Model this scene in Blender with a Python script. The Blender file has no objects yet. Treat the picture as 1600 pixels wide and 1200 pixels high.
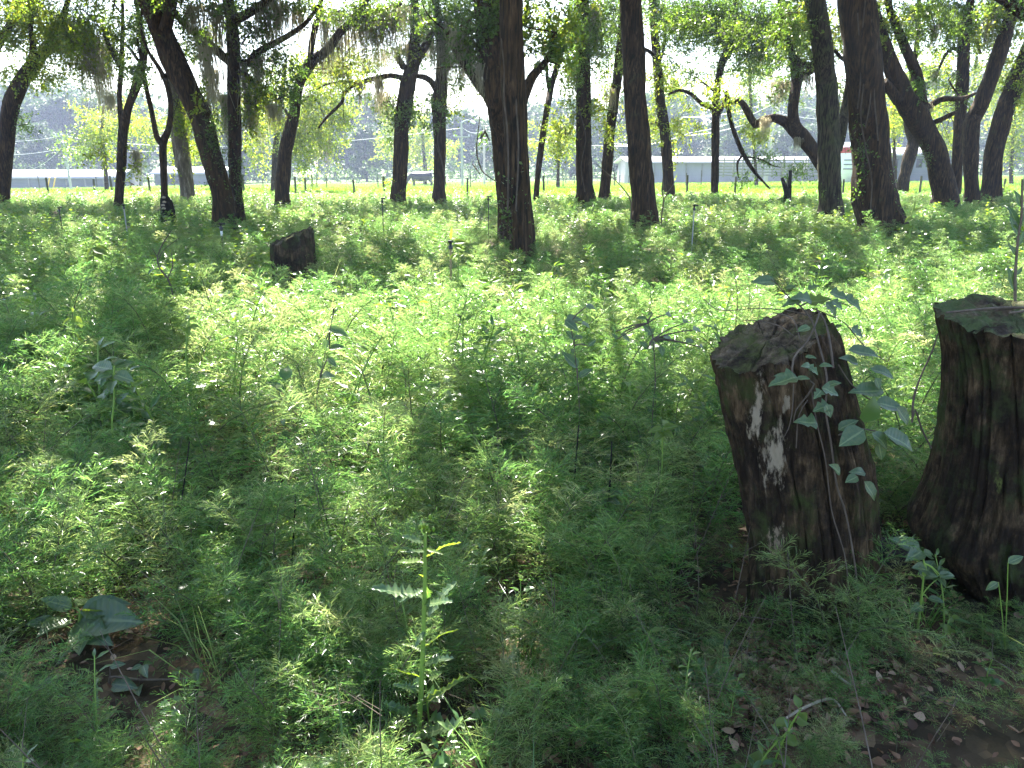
import bpy, bmesh, math, random
import numpy as np
from mathutils import Vector, Matrix

scene = bpy.context.scene
COL = scene.collection
rng = np.random.default_rng(7)
random.seed(7)

# ------------------------------------------------------------------ camera
EYE = 1.6
F = 1209.0
PITCH = math.radians(15.9)
cam_data = bpy.data.cameras.new('camera')
cam = bpy.data.objects.new('camera', cam_data)
COL.objects.link(cam)
cam.location = (0, 0, EYE)
cam.rotation_euler = (math.radians(90) - PITCH, 0, 0)
cam_data.sensor_width = 36.0
cam_data.lens = 36.0 * F / 1600.0
cam_data.clip_start = 0.05
cam_data.clip_end = 3000
scene.camera = cam

# ------------------------------------------------------------------ sky, sun, exposure
SUN_EL = math.radians(49)
SUN_AZ = math.radians(-10)
world = bpy.data.worlds.new("World")
scene.world = world
world.use_nodes = True
wn = world.node_tree
sky = wn.nodes.new('ShaderNodeTexSky')
sky.sky_type = 'NISHITA'
sky.sun_disc = False
sky.sun_elevation = SUN_EL
sky.sun_rotation = SUN_AZ
sky.air_density = 1.0
sky.dust_density = 1.6
sky.ozone_density = 1.0
wn.links.new(sky.outputs[0], wn.nodes['Background'].inputs['Color'])
wn.nodes['Background'].inputs['Strength'].default_value = 0.07
SUN = Vector((math.sin(SUN_AZ) * math.cos(SUN_EL), math.cos(SUN_AZ) * math.cos(SUN_EL), math.sin(SUN_EL)))
sun_data = bpy.data.lights.new('sun', 'SUN')
sun_data.energy = 5.0
sun_data.angle = math.radians(0.5)
sun_data.color = (1.0, 0.95, 0.86)
sun = bpy.data.objects.new('sun', sun_data)
sun.rotation_euler = SUN.to_track_quat('Z', 'Y').to_euler()
COL.objects.link(sun)
scene.view_settings.view_transform = 'Standard'
scene.view_settings.look = 'None'
scene.view_settings.gamma = 1.0
scene.view_settings.use_curve_mapping = False
scene.view_settings.exposure = 3.2
cy = scene.cycles
cy.max_bounces = 7
cy.diffuse_bounces = 3
cy.glossy_bounces = 2
cy.transmission_bounces = 5
cy.transparent_max_bounces = 4
cy.volume_bounces = 0
cy.use_denoising = True
cy.denoising_prefilter = 'NONE'
cy.denoising_input_passes = 'RGB_ALBEDO_NORMAL'
cy.caustics_reflective = False
cy.caustics_refractive = False
cy.sample_clamp_indirect = 6.0

# ------------------------------------------------------------------ pixel <-> place helpers
CP, SP = math.cos(PITCH), math.sin(PITCH)

def pdir(px, py):
    a = (px - 800.0) / F
    b = (600.0 - py) / F
    return Vector((a, CP + b * SP, -SP + b * CP))

def P(px, py, Y):
    """The place seen at photo pixel (px, py) at Y metres into the wood."""
    d = pdir(px, py)
    return Vector((0, 0, EYE)) + d * (Y / d.y)

def PZ(px, py, z):
    d = pdir(px, py)
    return Vector((0, 0, EYE)) + d * ((z - EYE) / d.z)

def prad(wpx, px, py, Y):
    d = pdir(px, py)
    return wpx * 0.5 / F * (Y / d.y)

def proj(V):
    V = np.asarray(V, float)
    x, y, z = V[..., 0], V[..., 1], V[..., 2] - EYE
    w = np.maximum(y * CP - z * SP, 1e-3)
    v = y * SP + z * CP
    return 800 + F * x / w, 600 - F * v / w

# ------------------------------------------------------------------ noise
_lat = np.random.default_rng(3).random((64, 64, 64)).astype(np.float32)

def vnoise(x, y, z=0.0):
    x, y, z = np.broadcast_arrays(np.asarray(x, float), np.asarray(y, float), np.asarray(z, float))
    xi, yi, zi = np.floor(x).astype(int), np.floor(y).astype(int), np.floor(z).astype(int)
    fx, fy, fz = x - xi, y - yi, z - zi
    fx, fy, fz = fx * fx * (3 - 2 * fx), fy * fy * (3 - 2 * fy), fz * fz * (3 - 2 * fz)
    g = lambda a, b, c: _lat[(xi + a) & 63, (yi + b) & 63, (zi + c) & 63]
    l = lambda a, b, t: a + (b - a) * t
    return l(l(l(g(0, 0, 0), g(1, 0, 0), fx), l(g(0, 1, 0), g(1, 1, 0), fx), fy),
             l(l(g(0, 0, 1), g(1, 0, 1), fx), l(g(0, 1, 1), g(1, 1, 1), fx), fy), fz)

def fbm(x, y, z=0.0, o=3):
    s, a, t = 0, 1.0, 0
    for i in range(o):
        f = 2 ** i
        s = s + a * vnoise(np.asarray(x) * f + 11.3 * i, np.asarray(y) * f + 5.7 * i, np.asarray(z) * f + 3.1 * i)
        t += a
        a *= 0.5
    return s / t

def sstep(a, b, x):
    t = np.clip((np.asarray(x, float) - a) / (b - a), 0, 1)
    return t * t * (3 - 2 * t)

def terrain(x, y):
    x, y = np.asarray(x, float), np.asarray(y, float)
    t = np.clip(x / np.maximum(np.abs(y), 20.0), -0.75, 0.75)
    far = -1.05 + 1.25 * t
    z = far * sstep(33, 110, y)
    z = z + (fbm(x * 0.35, y * 0.35, 0, 2) - 0.5) * 0.14 * (1 - sstep(28, 40, y)) * sstep(3.0, 8.0, np.hypot(x, y))
    return z

# ------------------------------------------------------------------ mesh building
class Geo:
    def __init__(self):
        self.V, self.Fc, self.n = [], [], 0

    def add(self, V, Fa, mi=0):
        V = np.asarray(V, np.float32).reshape(-1, 3)
        Fa = np.asarray(Fa, np.int64)
        if len(V) == 0 or len(Fa) == 0:
            return self
        self.V.append(V)
        self.Fc.append((Fa + self.n, mi))
        self.n += len(V)
        return self

    def mesh(self, name, mats, smooth=False):
        me = bpy.data.meshes.new(name)
        if not self.V:
            return me
        V = np.concatenate(self.V)
        loops = np.concatenate([f.ravel() for f, _ in self.Fc])
        tot = np.concatenate([np.full(len(f), f.shape[1]) for f, _ in self.Fc])
        mi = np.concatenate([np.full(len(f), m) for f, m in self.Fc])
        start = np.concatenate([[0], np.cumsum(tot)[:-1]])
        me.vertices.add(len(V))
        me.vertices.foreach_set('co', V.ravel())
        me.loops.add(len(loops))
        me.loops.foreach_set('vertex_index', loops.astype(np.int32))
        me.polygons.add(len(tot))
        me.polygons.foreach_set('loop_start', start.astype(np.int32))
        me.polygons.foreach_set('loop_total', tot.astype(np.int32))
        me.polygons.foreach_set('material_index', mi.astype(np.int32))
        for m in (mats if isinstance(mats, (list, tuple)) else [mats]):
            me.materials.append(m)
        me.update(calc_edges=True)
        me.validate()
        if smooth:
            me.polygons.foreach_set('use_smooth', np.ones(len(me.polygons), bool))
        return me

def tag(o, label=None, cat=None, group=None, kind=None):
    if label: o['label'] = label
    if cat: o['category'] = cat
    if group: o['group'] = group
    if kind: o['kind'] = kind
    return o

def link(name, me, loc=(0, 0, 0), parent=None):
    o = bpy.data.objects.new(name, me)
    COL.objects.link(o)
    o.location = loc
    if parent is not None:
        o.parent = parent
    return o

def build(name, geo, mats, parent=None, smooth=False, origin=None):
    """Link geometry given in world coordinates as one object; under a parent it takes the parent's place as origin."""
    org = Vector((0, 0, 0))
    p = parent
    while p is not None:
        org = org + Vector(p.location)
        p = p.parent
    if parent is None and origin is not None:
        org = Vector(origin)
    for i in range(len(geo.V)):
        geo.V[i] = geo.V[i] - np.array(org, np.float32)
    return link(name, geo.mesh(name, mats, smooth), (0, 0, 0) if parent is not None else org, parent)

def empty(name, loc, label, cat, group=None):
    o = bpy.data.objects.new(name, None)
    COL.objects.link(o)
    o.location = loc
    o.empty_display_size = 0.2
    return tag(o, label, cat, group)

def spline(pts, step):
    """Catmull-Rom through rows of numbers (x, y, z, radius), resampled about every step metres."""
    p = np.asarray(pts, float)
    if len(p) < 2:
        return p
    e = np.vstack([2 * p[0] - p[1], p, 2 * p[-1] - p[-2]])
    out = []
    for i in range(1, len(e) - 2):
        n = max(1, int(np.ceil(np.linalg.norm(e[i + 1, :3] - e[i, :3]) / step)))
        t = (np.arange(n) / n)[:, None]
        a, b, c, d = e[i - 1], e[i], e[i + 1], e[i + 2]
        out.append(0.5 * (2 * b + (c - a) * t + (2 * a - 5 * b + 4 * c - d) * t ** 2 + (3 * b - a - 3 * c + d) * t ** 3))
    out.append(p[-1:])
    r = np.vstack(out)
    if r.shape[1] > 3:
        r[:, 3] = np.maximum(r[:, 3], 0.0005)
    return r

def tube(geo, rows, sides=8, bark=0.0, seed=0.0, cap=True, mi=0):
    """Tube along rows of (x, y, z, radius); bark > 0 roughens it with vertical ridges and lumps."""
    r = np.asarray(rows, float)
    n = len(r)
    if n < 2:
        return
    T = np.gradient(r[:, :3], axis=0)
    T /= np.linalg.norm(T, axis=1)[:, None] + 1e-9
    ref = np.array([1.0, 0, 0]) if abs(T[0, 0]) < 0.8 else np.array([0, 1.0, 0])
    U = np.zeros((n, 3))
    u = ref
    for i in range(n):
        u = u - T[i] * (u @ T[i])
        u /= np.linalg.norm(u) + 1e-9
        U[i] = u
    W = np.cross(T, U)
    a = np.linspace(0, 2 * np.pi, sides, endpoint=False)
    ca, sa = np.cos(a), np.sin(a)
    R = np.repeat(r[:, 3:4], sides, 1)
    if bark > 0:
        s = np.cumsum(np.r_[0, np.linalg.norm(np.diff(r[:, :3], axis=0), axis=1)])[:, None]
        ridge = vnoise(ca * 3.6 + seed, sa * 3.6 + seed * 1.7, s * 1.5 + seed) - 0.5
        ridge2 = vnoise(ca * 7 + seed, sa * 7 + seed * 1.7, s * 4 + seed) - 0.5
        lump = fbm(ca * 1.0 + seed, sa * 1.0, s * 1.3 + seed * 2.1, 2) - 0.5
        R = R * (1 + bark * (0.9 * ridge + 0.55 * ridge2 + 1.1 * lump))
    V = r[:, None, :3] + R[..., None] * (U[:, None] * ca[None, :, None] + W[:, None] * sa[None, :, None])
    idx = np.arange(n * sides).reshape(n, sides)
    q = np.stack([idx[:-1], np.roll(idx[:-1], -1, 1), np.roll(idx[1:], -1, 1), idx[1:]], -1).reshape(-1, 4)
    geo.add(V, q, mi)
    if cap:
        for k, fl in ((0, True), (n - 1, False)):
            c = r[k, :3]
            ring = V[k]
            VV = np.vstack([ring, c[None]])
            i = np.arange(sides)
            j = np.roll(i, -1)
            tri = np.stack([j, i, np.full(sides, sides)] if fl else [i, j, np.full(sides, sides)], -1)
            geo.add(VV, tri, mi)

def box(geo, c, s, mi=0, rz=0.0):
    x, y, z = np.array(s) / 2.0
    V = np.array([[a * x, b * y, d * z] for d in (-1, 1) for a, b in ((-1, -1), (1, -1), (1, 1), (-1, 1))])
    if rz:
        cc, ss = math.cos(rz), math.sin(rz)
        V = np.c_[V[:, 0] * cc - V[:, 1] * ss, V[:, 0] * ss + V[:, 1] * cc, V[:, 2]]
    geo.add(V + np.array(c), [[3, 2, 1, 0], [4, 5, 6, 7], [0, 1, 5, 4], [1, 2, 6, 5], [2, 3, 7, 6], [3, 0, 4, 7]], mi)

def norm(a):
    return a / (np.linalg.norm(a, axis=-1, keepdims=True) + 1e-9)

def leaf_quads(geo, C, D, N, L, W, mi=0):
    """One folded four-point leaf per row, from C along D, facing N."""
    C, D, N = np.asarray(C), norm(np.asarray(D)), np.asarray(N)
    S = norm(np.cross(D, N))
    N = np.cross(S, D)
    L, W = np.asarray(L)[:, None], np.asarray(W)[:, None]
    mid = C + D * L * 0.45
    V = np.stack([C, mid + S * W * 0.5 + N * W * 0.13, C + D * L - N * L * 0.06, mid - S * W * 0.5 + N * W * 0.13], 1)
    n = len(C)
    geo.add(V.reshape(-1, 3), np.arange(n * 4).reshape(n, 4), mi)

def sprays(geo, O, T, length, k, leaf, r=None, mi=0, twig_mi=1, twig_w=0.006, updown=0.6, flt=None):
    """Leafy twigs: at each origin O a twig along T carrying k leaves (and a thin twig ribbon)."""
    r = r or rng
    O, T = np.asarray(O, float), norm(np.asarray(T, float))
    m = len(O)
    if m == 0:
        return
    length = np.broadcast_to(np.asarray(length, float), (m,))
    leaf = np.broadcast_to(np.asarray(leaf, float), (m,))
    s = (np.arange(k) + r.random((m, k))) / k
    pos = O[:, None] + T[:, None] * (s * length[:, None])[..., None]
    pos[..., 2] -= (s ** 2 * length[:, None]) * 0.18
    pos += r.normal(0, 1, (m, k, 3)) * (leaf[:, None, None] * 0.35)
    D = norm(T[:, None] * 0.7 + r.normal(0, 0.75, (m, k, 3)))
    N = norm(np.array([0, 0, updown]) + r.normal(0, 0.6, (m, k, 3)))
    sz = leaf[:, None] * (0.65 + 0.7 * r.random((m, k)))
    pos, D, N, sz, wd = pos.reshape(-1, 3), D.reshape(-1, 3), N.reshape(-1, 3), sz.ravel(), (sz * (0.42 + 0.2 * r.random((m, k)))).ravel()
    if flt is not None:
        q = flt(pos + norm(D) * (sz * 0.45)[:, None])
        pos, D, N, sz, wd = pos[q], D[q], N[q], sz[q], wd[q]
    leaf_quads(geo, pos, D, N, sz, wd, mi)
    if twig_w > 0:
        side = norm(np.cross(T, r.normal(0, 1, (m, 3)))) * twig_w
        end = O + T * length[:, None]
        end[:, 2] -= length * 0.18
        back = O - T * length[:, None] * 0.5
        V = np.stack([back - side, back + side, end], 1).reshape(-1, 3)
        geo.add(V, np.arange(m * 3).reshape(m, 3), twig_mi)

# ------------------------------------------------------------------ materials
def newmat(name):
    m = bpy.data.materials.new(name)
    m.use_nodes = True
    nt = m.node_tree
    nt.nodes.clear()
    out = nt.nodes.new('ShaderNodeOutputMaterial')
    return m, nt, out

def nd(nt, kind, **kw):
    n = nt.nodes.new(kind)
    for k, v in kw.items():
        if k in n.inputs:
            n.inputs[k].default_value = v
        else:
            setattr(n, k, v)
    return n

def ramp(nt, fac, stops):
    n = nt.nodes.new('ShaderNodeValToRGB')
    el = n.color_ramp.elements
    while len(el) < len(stops):
        el.new(0.5)
    for e, (p, c) in zip(el, stops):
        e.position = p
        e.color = (*c, 1)
    nt.links.new(fac, n.inputs[0])
    return n.outputs[0]

def leaf_mat(name, stops, trans=0.45, rough=0.42, tgain=(1.5, 1.45, 0.7), spec=0.5, source='island', rib=False, vary=0.45):
    m, nt, out = newmat(name)
    L = nt.links.new
    isl = nd(nt, 'ShaderNodeNewGeometry').outputs['Random Per Island']
    if source == 'island':
        f = isl
    else:
        f = nd(nt, 'ShaderNodeObjectInfo').outputs['Random']
    c = ramp(nt, f, stops)
    if source != 'island' and vary:      # every thread or blade its own shade of the plant's green
        hs = nd(nt, 'ShaderNodeHueSaturation')
        mr = nd(nt, 'ShaderNodeMapRange')
        L(isl, mr.inputs[0])
        mr.inputs[3].default_value = 1 - vary
        mr.inputs[4].default_value = 1 + vary
        L(mr.outputs[0], hs.inputs['Value'])
        mh = nd(nt, 'ShaderNodeMath', operation='FRACT')
        m7 = nd(nt, 'ShaderNodeMath', operation='MULTIPLY')
        L(isl, m7.inputs[0])
        m7.inputs[1].default_value = 7.31
        L(m7.outputs[0], mh.inputs[0])
        m2 = nd(nt, 'ShaderNodeMapRange')
        L(mh.outputs[0], m2.inputs[0])
        m2.inputs[3].default_value = 0.465
        m2.inputs[4].default_value = 0.52
        L(m2.outputs[0], hs.inputs['Hue'])
        L(c, hs.inputs['Color'])
        c = hs.outputs[0]
    p = nd(nt, 'ShaderNodeBsdfPrincipled', Roughness=rough)
    if rib:
        at = nd(nt, 'ShaderNodeAttribute', attribute_name='rib')
        tc = nd(nt, 'ShaderNodeTexCoord')
        nz = nd(nt, 'ShaderNodeTexNoise', Scale=7.0, Detail=4)
        L(tc.outputs['Object'], nz.inputs['Vector'])
        wv = nd(nt, 'ShaderNodeTexWave', Scale=3.2, Distortion=1.2)
        wv.bands_direction = 'Y'
        L(tc.outputs['Object'], wv.inputs['Vector'])
        c = blend(nt, ramp(nt, nz.outputs['Fac'], [(0.35, (0, 0, 0)), (0.7, (0.6, 0.6, 0.6))]), c, (0.13, 0.15, 0.06))
        c = blend(nt, ramp(nt, wv.outputs['Fac'], [(0.82, (0, 0, 0)), (0.97, (0.10, 0.10, 0.10))]), c, (0.16, 0.21, 0.10))
        c = blend(nt, ramp(nt, at.outputs['Fac'], [(0.86, (0, 0, 0)), (0.96, (0.7, 0.7, 0.7))]), c, (0.20, 0.25, 0.12))
        bp = nd(nt, 'ShaderNodeBump', Strength=0.12, Distance=0.02)
        L(wv.outputs['Fac'], bp.inputs['Height'])
        L(bp.outputs[0], p.inputs['Normal'])
    p.inputs['Specular IOR Level'].default_value = spec
    L(c, p.inputs['Base Color'])
    mul = nd(nt, 'ShaderNodeMix', data_type='RGBA', blend_type='MULTIPLY')
    mul.inputs[0].default_value = 1.0
    L(c, mul.inputs[6])
    mul.inputs[7].default_value = (*tgain, 1)
    t = nd(nt, 'ShaderNodeBsdfTranslucent')
    L(mul.outputs[2], t.inputs['Color'])
    mx = nd(nt, 'ShaderNodeMixShader')
    mx.inputs[0].default_value = trans
    L(p.outputs[0], mx.inputs[1])
    L(t.outputs[0], mx.inputs[2])
    L(mx.outputs[0], out.inputs[0])
    return m

def noise_mat(name, stops, scale=4.0, stretch=(1, 1, 1), rough=0.9, bump=0.3, bdist=0.02, detail=6, extra=None, spec=0.2, metallic=0.0):
    m, nt, out = newmat(name)
    L = nt.links.new
    tc = nd(nt, 'ShaderNodeTexCoord')
    mp = nd(nt, 'ShaderNodeMapping')
    mp.inputs['Scale'].default_value = stretch
    L(tc.outputs['Object'], mp.inputs[0])
    nz = nd(nt, 'ShaderNodeTexNoise', Scale=scale, Detail=detail, Roughness=0.65)
    L(mp.outputs[0], nz.inputs['Vector'])
    c = ramp(nt, nz.outputs['Fac'], stops)
    if extra:
        c = extra(nt, tc.outputs['Object'], c, nz.outputs['Fac'])
    p = nd(nt, 'ShaderNodeBsdfPrincipled', Roughness=rough)
    p.inputs['Specular IOR Level'].default_value = spec
    p.inputs['Metallic'].default_value = metallic
    L(c, p.inputs['Base Color'])
    if bump:
        b = nd(nt, 'ShaderNodeBump', Strength=bump, Distance=bdist)
        L(nz.outputs['Fac'], b.inputs['Height'])
        L(b.outputs[0], p.inputs['Normal'])
    L(p.outputs[0], out.inputs[0])
    return m

def furrows(nxt=None, scale=42.0, zs=0.10, dark=(0.012, 0.009, 0.006), lo=0.40, hi=0.56):
    """Dark vertical cracks between bark plates, over which another colour step may follow."""
    def f(nt, obj, c, fac):
        mp = nd(nt, 'ShaderNodeMapping')
        mp.inputs['Scale'].default_value = (1, 1, zs)
        nt.links.new(obj, mp.inputs[0])
        v = nd(nt, 'ShaderNodeTexNoise', Scale=scale, Detail=3, Roughness=0.6)
        nt.links.new(mp.outputs[0], v.inputs['Vector'])
        m = ramp(nt, v.outputs['Fac'], [(lo, (1, 1, 1)), (hi, (0, 0, 0))])
        c = nxt(nt, obj, c, fac) if nxt else c
        return blend(nt, m, c, dark)
    return f

def blend(nt, fac, a, b):
    mx = nd(nt, 'ShaderNodeMix', data_type='RGBA')
    nt.links.new(fac, mx.inputs[0])
    for s, v in ((mx.inputs[6], a), (mx.inputs[7], b)):
        if isinstance(v, tuple):
            s.default_value = (*v, 1)
        else:
            nt.links.new(v, s)
    return mx.outputs[2]

def moss_extra(lo, hi, col, scale=2.2):
    def f(nt, obj, c, fac):
        nz = nd(nt, 'ShaderNodeTexNoise', Scale=scale, Detail=8, Roughness=0.7)
        nt.links.new(obj, nz.inputs['Vector'])
        mr = nd(nt, 'ShaderNodeMapRange')
        nt.links.new(nz.outputs['Fac'], mr.inputs[0])
        mr.inputs[1].default_value = lo
        mr.inputs[2].default_value = hi
        return blend(nt, mr.outputs[0], c, col)
    return f

M = {}
M['bark'] = noise_mat('bark', [(0.3, (0.022, 0.014, 0.006)), (0.52, (0.058, 0.034, 0.015)), (0.72, (0.125, 0.078, 0.040))], 13, (1, 1, 0.16), 0.92, 1.0, 0.05,
                      extra=furrows(moss_extra(0.58, 0.72, (0.06, 0.062, 0.03)), 30.0))
M['pale_bark'] = noise_mat('pale_bark', [(0.3, (0.06, 0.05, 0.04)), (0.55, (0.15, 0.125, 0.10)), (0.7, (0.38, 0.35, 0.30))], 9, (1, 1, 0.25), 0.92, 0.9, 0.04,
                           extra=moss_extra(0.6, 0.75, (0.42, 0.40, 0.34), 1.6))
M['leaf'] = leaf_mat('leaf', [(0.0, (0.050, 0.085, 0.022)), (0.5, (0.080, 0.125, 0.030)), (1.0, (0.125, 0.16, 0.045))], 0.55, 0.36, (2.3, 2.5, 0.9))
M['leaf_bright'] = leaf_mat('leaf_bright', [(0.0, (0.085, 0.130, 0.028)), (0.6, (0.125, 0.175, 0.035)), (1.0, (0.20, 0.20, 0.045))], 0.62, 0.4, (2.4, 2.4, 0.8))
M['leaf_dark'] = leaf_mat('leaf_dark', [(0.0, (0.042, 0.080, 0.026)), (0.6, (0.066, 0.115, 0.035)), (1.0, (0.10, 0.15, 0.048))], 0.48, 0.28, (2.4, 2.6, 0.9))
M['leaf_far'] = leaf_mat('leaf_far', [(0.0, (0.028, 0.055, 0.028)), (0.6, (0.045, 0.085, 0.035)), (1.0, (0.09, 0.13, 0.045))], 0.28, 0.6, (1.5, 1.5, 0.7), 0.3)
M['moss'] = leaf_mat('hanging_moss', [(0.0, (0.24, 0.23, 0.17)), (1.0, (0.40, 0.38, 0.30))], 0.5, 0.9, (1.3, 1.22, 1.0), 0.1)
M['fennel'] = leaf_mat('feathery_leaf', [(0.0, (0.045, 0.110, 0.030)), (0.5, (0.074, 0.144, 0.043)), (0.85, (0.115, 0.170, 0.066)), (1.0, (0.165, 0.19, 0.095))], 0.63, 0.27, (2.8, 2.7, 2.1), 0.75, 'object')
M['fennel_stem'] = noise_mat('fennel_stem', [(0.3, (0.05, 0.06, 0.025)), (0.7, (0.10, 0.085, 0.05))], 5, rough=0.7, bump=0)
M['weed_leaf'] = leaf_mat('weed_leaf', [(0.0, (0.040, 0.095, 0.030)), (0.6, (0.065, 0.130, 0.038)), (1.0, (0.115, 0.165, 0.045))], 0.42, 0.3, (2.2, 2.3, 0.7), 0.7)
M['lime_leaf'] = leaf_mat('lime_leaf', [(0.0, (0.085, 0.17, 0.03)), (1.0, (0.135, 0.21, 0.04))], 0.6, 0.4, (2.0, 1.9, 0.6), rib=True)
M['vine_leaf'] = leaf_mat('vine_leaf', [(0.0, (0.040, 0.085, 0.040)), (1.0, (0.065, 0.12, 0.050))], 0.36, 0.33, (1.8, 2.2, 0.7), 0.6, rib=True)
M['grass'] = leaf_mat('grass_blade', [(0.0, (0.075, 0.16, 0.030)), (0.6, (0.105, 0.205, 0.040)), (1.0, (0.145, 0.22, 0.055))], 0.5, 0.6, (1.8, 1.7, 0.6), 0.3, 'object')
M['litter'] = leaf_mat('dry_leaf', [(0.0, (0.055, 0.034, 0.018)), (0.35, (0.12, 0.075, 0.038)), (0.75, (0.22, 0.145, 0.075)), (1.0, (0.38, 0.29, 0.18))], 0.2, 0.7, (1.2, 1, 0.8), 0.3, 'object')
M['twig'] = noise_mat('twig', [(0.3, (0.05, 0.038, 0.028)), (0.7, (0.14, 0.11, 0.085))], 20, (1, 1, 0.3), 0.9, 0.3, 0.005)
M['vine'] = noise_mat('vine_stem', [(0.3, (0.07, 0.05, 0.035)), (0.7, (0.19, 0.15, 0.11))], 25, (1, 1, 0.3), 0.85, 0.3, 0.004)
M['stem'] = noise_mat('green_stem', [(0.3, (0.12, 0.21, 0.035)), (0.7, (0.20, 0.30, 0.05))], 12, rough=0.5, bump=0, spec=0.4)
M['dead_wood'] = noise_mat('dead_wood', [(0.3, (0.22, 0.18, 0.13)), (0.7, (0.42, 0.36, 0.28))], 20, (1, 1, 0.3), 0.9, 0.3, 0.005)
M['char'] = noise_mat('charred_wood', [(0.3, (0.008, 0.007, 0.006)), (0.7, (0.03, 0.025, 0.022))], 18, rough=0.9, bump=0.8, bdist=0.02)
M['pvc'] = noise_mat('grey_pipe', [(0.3, (0.30, 0.30, 0.30)), (0.7, (0.42, 0.42, 0.42))], 3, rough=0.5, bump=0)
M['pipe_dark'] = noise_mat('dark_pipe', [(0.3, (0.03, 0.03, 0.03)), (0.7, (0.06, 0.055, 0.05))], 6, rough=0.6, bump=0)
M['pipe_tan'] = noise_mat('tan_pipe', [(0.3, (0.22, 0.17, 0.08)), (0.7, (0.34, 0.27, 0.13))], 6, rough=0.6, bump=0)
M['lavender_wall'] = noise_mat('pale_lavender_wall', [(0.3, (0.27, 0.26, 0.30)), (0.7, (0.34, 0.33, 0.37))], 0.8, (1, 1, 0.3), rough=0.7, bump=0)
M['black_plastic'] = noise_mat('black_plastic', [(0.3, (0.012, 0.012, 0.012)), (0.7, (0.022, 0.022, 0.022))], 6, rough=0.4, bump=0, spec=0.5)
M['white'] = noise_mat('white_paint', [(0.3, (0.72, 0.72, 0.74)), (0.7, (0.80, 0.80, 0.82))], 2, rough=0.6, bump=0)
M['roof_metal'] = noise_mat('pale_metal_roof', [(0.3, (0.26, 0.255, 0.29)), (0.7, (0.33, 0.32, 0.36))], 0.6, rough=0.45, bump=0, spec=0.5)
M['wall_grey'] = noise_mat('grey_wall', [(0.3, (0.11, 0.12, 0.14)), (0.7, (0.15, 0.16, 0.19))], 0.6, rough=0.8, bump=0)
M['dark_open'] = noise_mat('painted_interior_shade', [(0.3, (0.03, 0.03, 0.035)), (0.7, (0.06, 0.06, 0.065))], 1, rough=0.9, bump=0)
M['red'] = noise_mat('red_paint', [(0.3, (0.42, 0.05, 0.05)), (0.7, (0.52, 0.07, 0.07))], 1, rough=0.6, bump=0)
M['yellow'] = noise_mat('yellow_guard', [(0.3, (0.65, 0.36, 0.06)), (0.7, (0.75, 0.45, 0.09))], 2, rough=0.6, bump=0)
M['post'] = noise_mat('weathered_post', [(0.3, (0.06, 0.055, 0.05)), (0.7, (0.13, 0.12, 0.10))], 9, (1, 1, 0.3), 0.95, 0.4, 0.01)
M['rail'] = noise_mat('weathered_rail', [(0.3, (0.20, 0.19, 0.18)), (0.7, (0.30, 0.29, 0.27))], 5, rough=0.9, bump=0)
M['pole'] = noise_mat('utility_pole', [(0.3, (0.30, 0.29, 0.28)), (0.7, (0.42, 0.40, 0.38))], 2, (1, 1, 0.2), 0.9, 0)
M['wire'] = noise_mat('bare_wire', [(0.3, (0.45, 0.46, 0.5)), (0.7, (0.55, 0.56, 0.6))], 1, rough=0.4, bump=0, spec=0.5)
M['hide'] = noise_mat('black_hide', [(0.3, (0.006, 0.006, 0.008)), (0.7, (0.014, 0.013, 0.016))], 3, rough=0.5, bump=0, spec=0.5)
M['gravel'] = noise_mat('pale_gravel', [(0.3, (0.42, 0.40, 0.37)), (0.7, (0.58, 0.56, 0.52))], 3, rough=0.95, bump=0.2)
# ------------------------------------------------------------------ ground
WOOD_END = 35.0

def sheet(name, xs, ys, m, dz=0.0):
    X, Y = np.meshgrid(xs, ys)
    Z = terrain(X, Y) + dz
    V = np.stack([X, Y, Z], -1).reshape(-1, 3)
    i = np.arange(X.size).reshape(X.shape)
    q = np.stack([i[:-1, :-1], i[:-1, 1:], i[1:, 1:], i[1:, :-1]], -1).reshape(-1, 4)
    return tag(link(name, Geo().add(V, q).mesh(name, m, True)), kind='structure')

def soil_extra(nt, obj, c, fac):
    v = nd(nt, 'ShaderNodeTexVoronoi', Scale=16.0)
    nt.links.new(obj, v.inputs['Vector'])
    chips = ramp(nt, v.outputs['Color'], [(0.2, (0.025, 0.017, 0.010)), (0.5, (0.06, 0.04, 0.022)), (0.75, (0.13, 0.088, 0.05))])
    nz = nd(nt, 'ShaderNodeTexNoise', Scale=1.3, Detail=4)
    nt.links.new(obj, nz.inputs['Vector'])
    c = blend(nt, ramp(nt, nz.outputs['Fac'], [(0.4, (0, 0, 0)), (0.6, (1, 1, 1))]), c, chips)
    return c

M['soil'] = noise_mat('woodland_soil', [(0.3, (0.016, 0.012, 0.007)), (0.55, (0.035, 0.028, 0.014)), (0.75, (0.040, 0.046, 0.018))], 6, rough=0.95, bump=0.8, bdist=0.03, extra=soil_extra)
M['pasture'] = noise_mat('pasture_grass', [(0.3, (0.075, 0.145, 0.028)), (0.55, (0.105, 0.185, 0.036)), (0.75, (0.15, 0.215, 0.05))], 0.25, (1, 0.5, 1), 0.9, 0.5, 0.05,
                         extra=moss_extra(0.5, 0.75, (0.10, 0.15, 0.035), 3.0))
gx = np.unique(np.r_[np.linspace(-80, -12, 35), np.linspace(-12, 12, 97), np.linspace(12, 80, 35)])
sheet('ground', gx, np.r_[np.linspace(-60, -4, 15)[:-1], np.linspace(-4, 16, 81)[:-1], np.linspace(16, WOOD_END, 39)], M['soil'])
px_ = np.r_[np.linspace(-700, -80, 20)[:-1], np.linspace(-80, 80, 60), np.linspace(80, 700, 20)[1:]]
sheet('pasture', px_, np.r_[np.linspace(WOOD_END, 120, 60)[:-1], np.geomspace(120, 1200, 20)], M['pasture'])

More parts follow.
